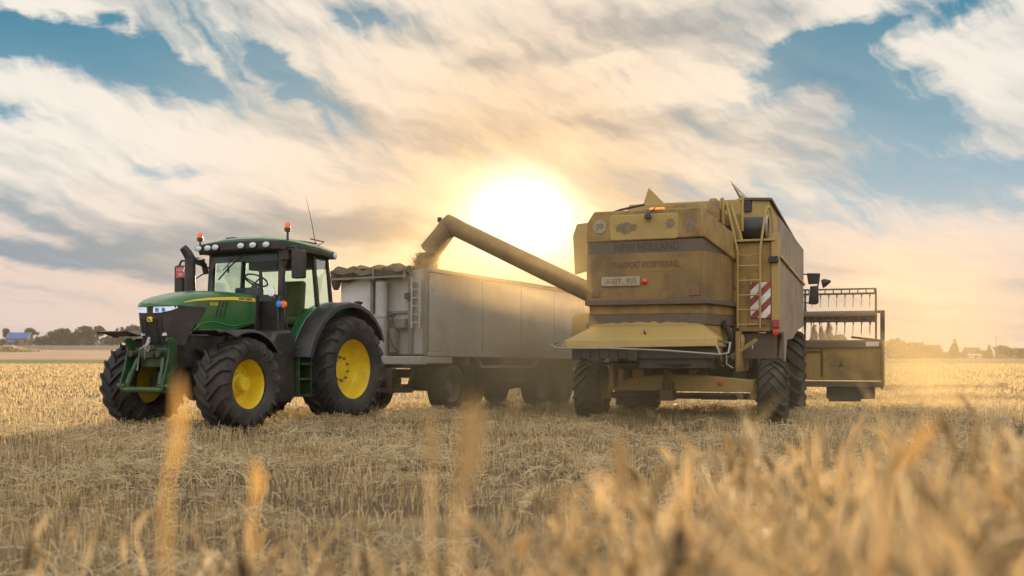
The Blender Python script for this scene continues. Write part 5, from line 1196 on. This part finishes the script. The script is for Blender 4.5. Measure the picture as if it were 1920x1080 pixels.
for i, (px, top, wpx, form, nm, lab) in enumerate((
    (1526, 609, 10, 'poplar', 'poplar_tree', 'leftmost of the three poplars seen through the reel'),
    (1540, 612, 6, 'poplar', 'poplar_tree', 'thinnest poplar, middle one of three seen through the reel'),
    (1554, 607, 13, 'poplar', 'poplar_tree', 'widest poplar, rightmost of three seen through the reel'),
    (1574, 624, 24, 'round', 'broadleaf_tree', 'rounded tree right of the poplars behind the reel'),
    (1622, 646, 60, 'bush', 'shrub', 'low shrub behind the header end'),
    (1678, 634, 42, 'round', 'broadleaf_tree', 'broad hazy tree just right of the header end'),
    (1708, 641, 40, 'round', 'broadleaf_tree', 'lower hazy tree right of the broad one'),
    (1738, 648, 46, 'bush', 'shrub', 'hazy shrub in front of the gabled house'),
    (1770, 659, 30, 'bush', 'shrub', 'low shrub between the gabled house and the tall pointed tree'),
    (1789, 636, 24, 'cone', 'conifer_tree', 'tall pointed conifer beside the low white shed'),
    (1842, 655, 20, 'bush', 'shrub', 'small shrub between the long roof and the small conifer'),
    (1855, 645, 14, 'cone', 'conifer_tree', 'small pointed conifer left of the mast'),
    (1880, 647, 28, 'round', 'broadleaf_tree', 'rounded tree right of the mast'),
    (1905, 652, 34, 'round', 'broadleaf_tree', 'tree at the right edge of the skyline'),
    (1945, 655, 60, 'bush', 'shrub', 'shrub running out of the right edge of the view'))):
    x, y, h = place(px, top, 610 + (i % 3) * 5); tree(nm, x, y, h, wpx * S * 1.1, lab, 60 + i, form, RG, 1100 if wpx > 26 else 600)
# two woods hidden behind the machines close the skyline
for px in range(330, 1500, 65):
    x, y, h = place(px, 640 + 6 * math.sin(px), 640)
    if px < 430 or 690 < px: tree('broadleaf_tree', x, y, max(h, 5), 24, 'distant skyline tree mostly hidden behind the machines', 200 + px, 'bush', 'skyline trees hidden behind the machines', 500)

def house(name, px, d, wid, dep, wall_h, roof_h, wm, rm, label, rot=0., windows=2):
    u = (px - 960) / 1870; x, y = u * d, d; z = float(ground_z(x, y)) - .05
    t = empty(name, (x, y, z), rot, label, 'house' if 'house' in name else 'barn')
    m = MB(); m.prism([(-dep / 2, 0), (dep / 2, 0), (dep / 2, wall_h), (0, wall_h + roof_h - .15), (-dep / 2, wall_h)], 'x', -wid / 2, wid / 2); wl_ = m.build('wall', wm, t)
    m = MB()
    for s in (1, -1): m.loft([[(xx, s * (dep / 2 + .4), wall_h - .35), (xx, s * (dep / 2 + .4), wall_h - .15), (xx, 0, wall_h + roof_h + .15), (xx, 0, wall_h + roof_h - .05)] for xx in (-wid / 2 - .4, wid / 2 + .4)])
    m.build('roof', rm, t)
    for k in range(windows):
        xx = -wid / 2 + wid * (k + .6) / windows; m = MB(); m.box(xx - .6, xx + .6, -dep / 2 - .06, -dep / 2 + .02, wall_h * .35, wall_h * .75); m.build('window', M['window_dark'], t)
    m = MB(); m.box(-.5, .5, -dep / 2 - .06, -dep / 2 + .02, 0, wall_h * .7); m.build('door', M['window_dark'], t)
house('barn', 37, 634, 13, 9, 4.6, 3.6, M['brick'], M['blue_roof'], 'brick barn with a bright blue sheet roof on the left skyline', .12, 3)
house('barn', 22, 628, 3.6, 4, 2.6, .6, M['blue_roof'], M['blue_roof'], 'small blue lean-to in front of the brick barn', .1, 0)
house('house', 1744, 618, 12, 9, 3.2, 5.2, M['brick'], M['tile'], 'gabled brick house with a steep dark roof among the right skyline trees', .1, 3)
house('house', 1822, 622, 9, 8, 3.0, 3.6, M['brick'], M['tile'], 'low house with a dark roof behind the white shed', .05, 2)
house('barn', 1826, 606, 7.5, 4, 2.1, .5, M['render'], M['render'], 'low white shed beside the tall pointed conifer', .05, 1)
def mast():
    x, y, h = place(1868, 629, 640); z = float(ground_z(x, y))
    t = empty('radio_mast', (x, y, z), 0, 'thin lattice mast rising above the right skyline trees', 'mast'); m = MB()
    for k in range(3): a = k * 2.094; m.tube([(.5 * math.cos(a), .5 * math.sin(a), 0), (.1 * math.cos(a), .1 * math.sin(a), h)], .06, 5)
    for k in range(9): z0 = h * k / 9.; r = .5 - .4 * k / 9; m.tube([(r * math.cos(b), r * math.sin(b), z0) for b in (0, 2.094, 4.189, 6.283)], .04, 4)
    m.build('lattice', M['frame_grey'], t); m = MB(); m.tube([(0, 0, h * .95), (0, 0, h * 1.06)], .03, 5); m.build('aerial', M['frame_grey'], t)
mast()
# pale straw heap at the left edge of the far field
def heap():
    x, y = (14 - 960) / 1870 * 250, 250; z = float(ground_z(x, y)); rng = np.random.default_rng(4); n = 3500
    u = rng.normal(0, 1, (n, 2)) * np.array([3.4, 1.2]); hh = 1.35 * np.exp(-(u[:, 0] / 4.2) ** 2 - (u[:, 1] / 1.6) ** 2) * rng.uniform(.2, 1, n)
    C = np.stack([x + u[:, 0], y + u[:, 1], z + hh], -1); a = rng.normal(size=(n, 3)) * .24; b = rng.normal(size=(n, 3)) * .09
    V = np.stack([C - a - b, C - a + b, C + a + b, C + a - b], 1).reshape(-1, 3)
    tag(bulk('straw_heap', V, np.arange(4 * n).reshape(-1, 4), M['straw']), 'pale straw heap at the left edge of the far field', 'straw heap')
heap()

# ------------------------------------------------------------------ haze and dust
def volume(name, x0, x1, y0, y1, z0, z1, dens, col, aniso, label=None, noise=None):
    m = MB(); m.box(x0, x1, y0, y1, z0, z1)
    mat = bpy.data.materials.new(name); mat.use_nodes = True; nt = NT(mat.node_tree); nt.n.clear()
    v = nt.new('ShaderNodeVolumePrincipled'); v.inputs['Color'].default_value = col + (1,); v.inputs['Density'].default_value = dens; v.inputs['Anisotropy'].default_value = aniso
    o = nt.new('ShaderNodeOutputMaterial'); nt.l.new(v.outputs[0], o.inputs['Volume'])
    if noise: nt.l.new(noise(nt, dens), v.inputs['Density'])
    ob = m.build(name, mat, smooth=0); ob.display_type = 'WIRE'
    return tag(ob, label, 'haze' if name == 'haze' else 'dust', kind='stuff')
HAZE_D = .00024
volume('haze', -620, 620, -60, 760, -1.2, 26, HAZE_D, (.92, .78, .62), 0., 'warm evening haze lying over the field')
def dust_noise(nt, dens):
    tc = nt.new('ShaderNodeTexCoord'); p = tc.outputs['Object']; sp = nt.new('ShaderNodeSeparateXYZ'); nt.l.new(p, sp.inputs[0])
    n = nt.ss(nt.noise(p, .38, 4, .55, .6), .36, .75)
    def g(c, r):
        a = [nt.m('DIVIDE', nt.m('SUBTRACT', sp.outputs[i], c[i]), r[i]) for i in range(3)]
        r2 = nt.m('ADD', nt.m('ADD', nt.m('MULTIPLY', a[0], a[0]), nt.m('MULTIPLY', a[1], a[1])), nt.m('MULTIPLY', a[2], a[2]))
        return nt.m('EXPONENT', nt.m('MULTIPLY', r2, -1.))
    f = nt.m('ADD', nt.m('ADD', nt.m('MULTIPLY', g((.3, 20.0, 1.2), (1.9, 1.4, 1.1)), .85), nt.m('ADD', nt.m('MULTIPLY', g((-1.4, 20.6, 3.0), (.9, .9, .6)), .5), nt.m('MULTIPLY', g((.8, 21.2, 3.3), (2.4, 1.6, .7)), .06))), nt.m('ADD', nt.m('MULTIPLY', g((2.6, 16.2, .5), (2.6, 1.0, .8)), .35), nt.m('ADD', nt.m('MULTIPLY', g((.1, 15.2, 2.2), (1.3, 1.5, .6)), .2), nt.m('MULTIPLY', g((9.5, 23., .6), (1.6, 2., 2.2)), .4))))
    return nt.m('MULTIPLY', nt.m('MULTIPLY', f, nt.m('ADD', .3, n)), dens)
volume('dust_cloud', -4.5, 13, 14.5, 26, -.2, 5.2, 1.05, (.99, .76, .42), .5, 'tan dust cloud drifting round the trailer and the combine', dust_noise)
cy.volume_step_rate = 1.; cy.volume_max_steps = 256
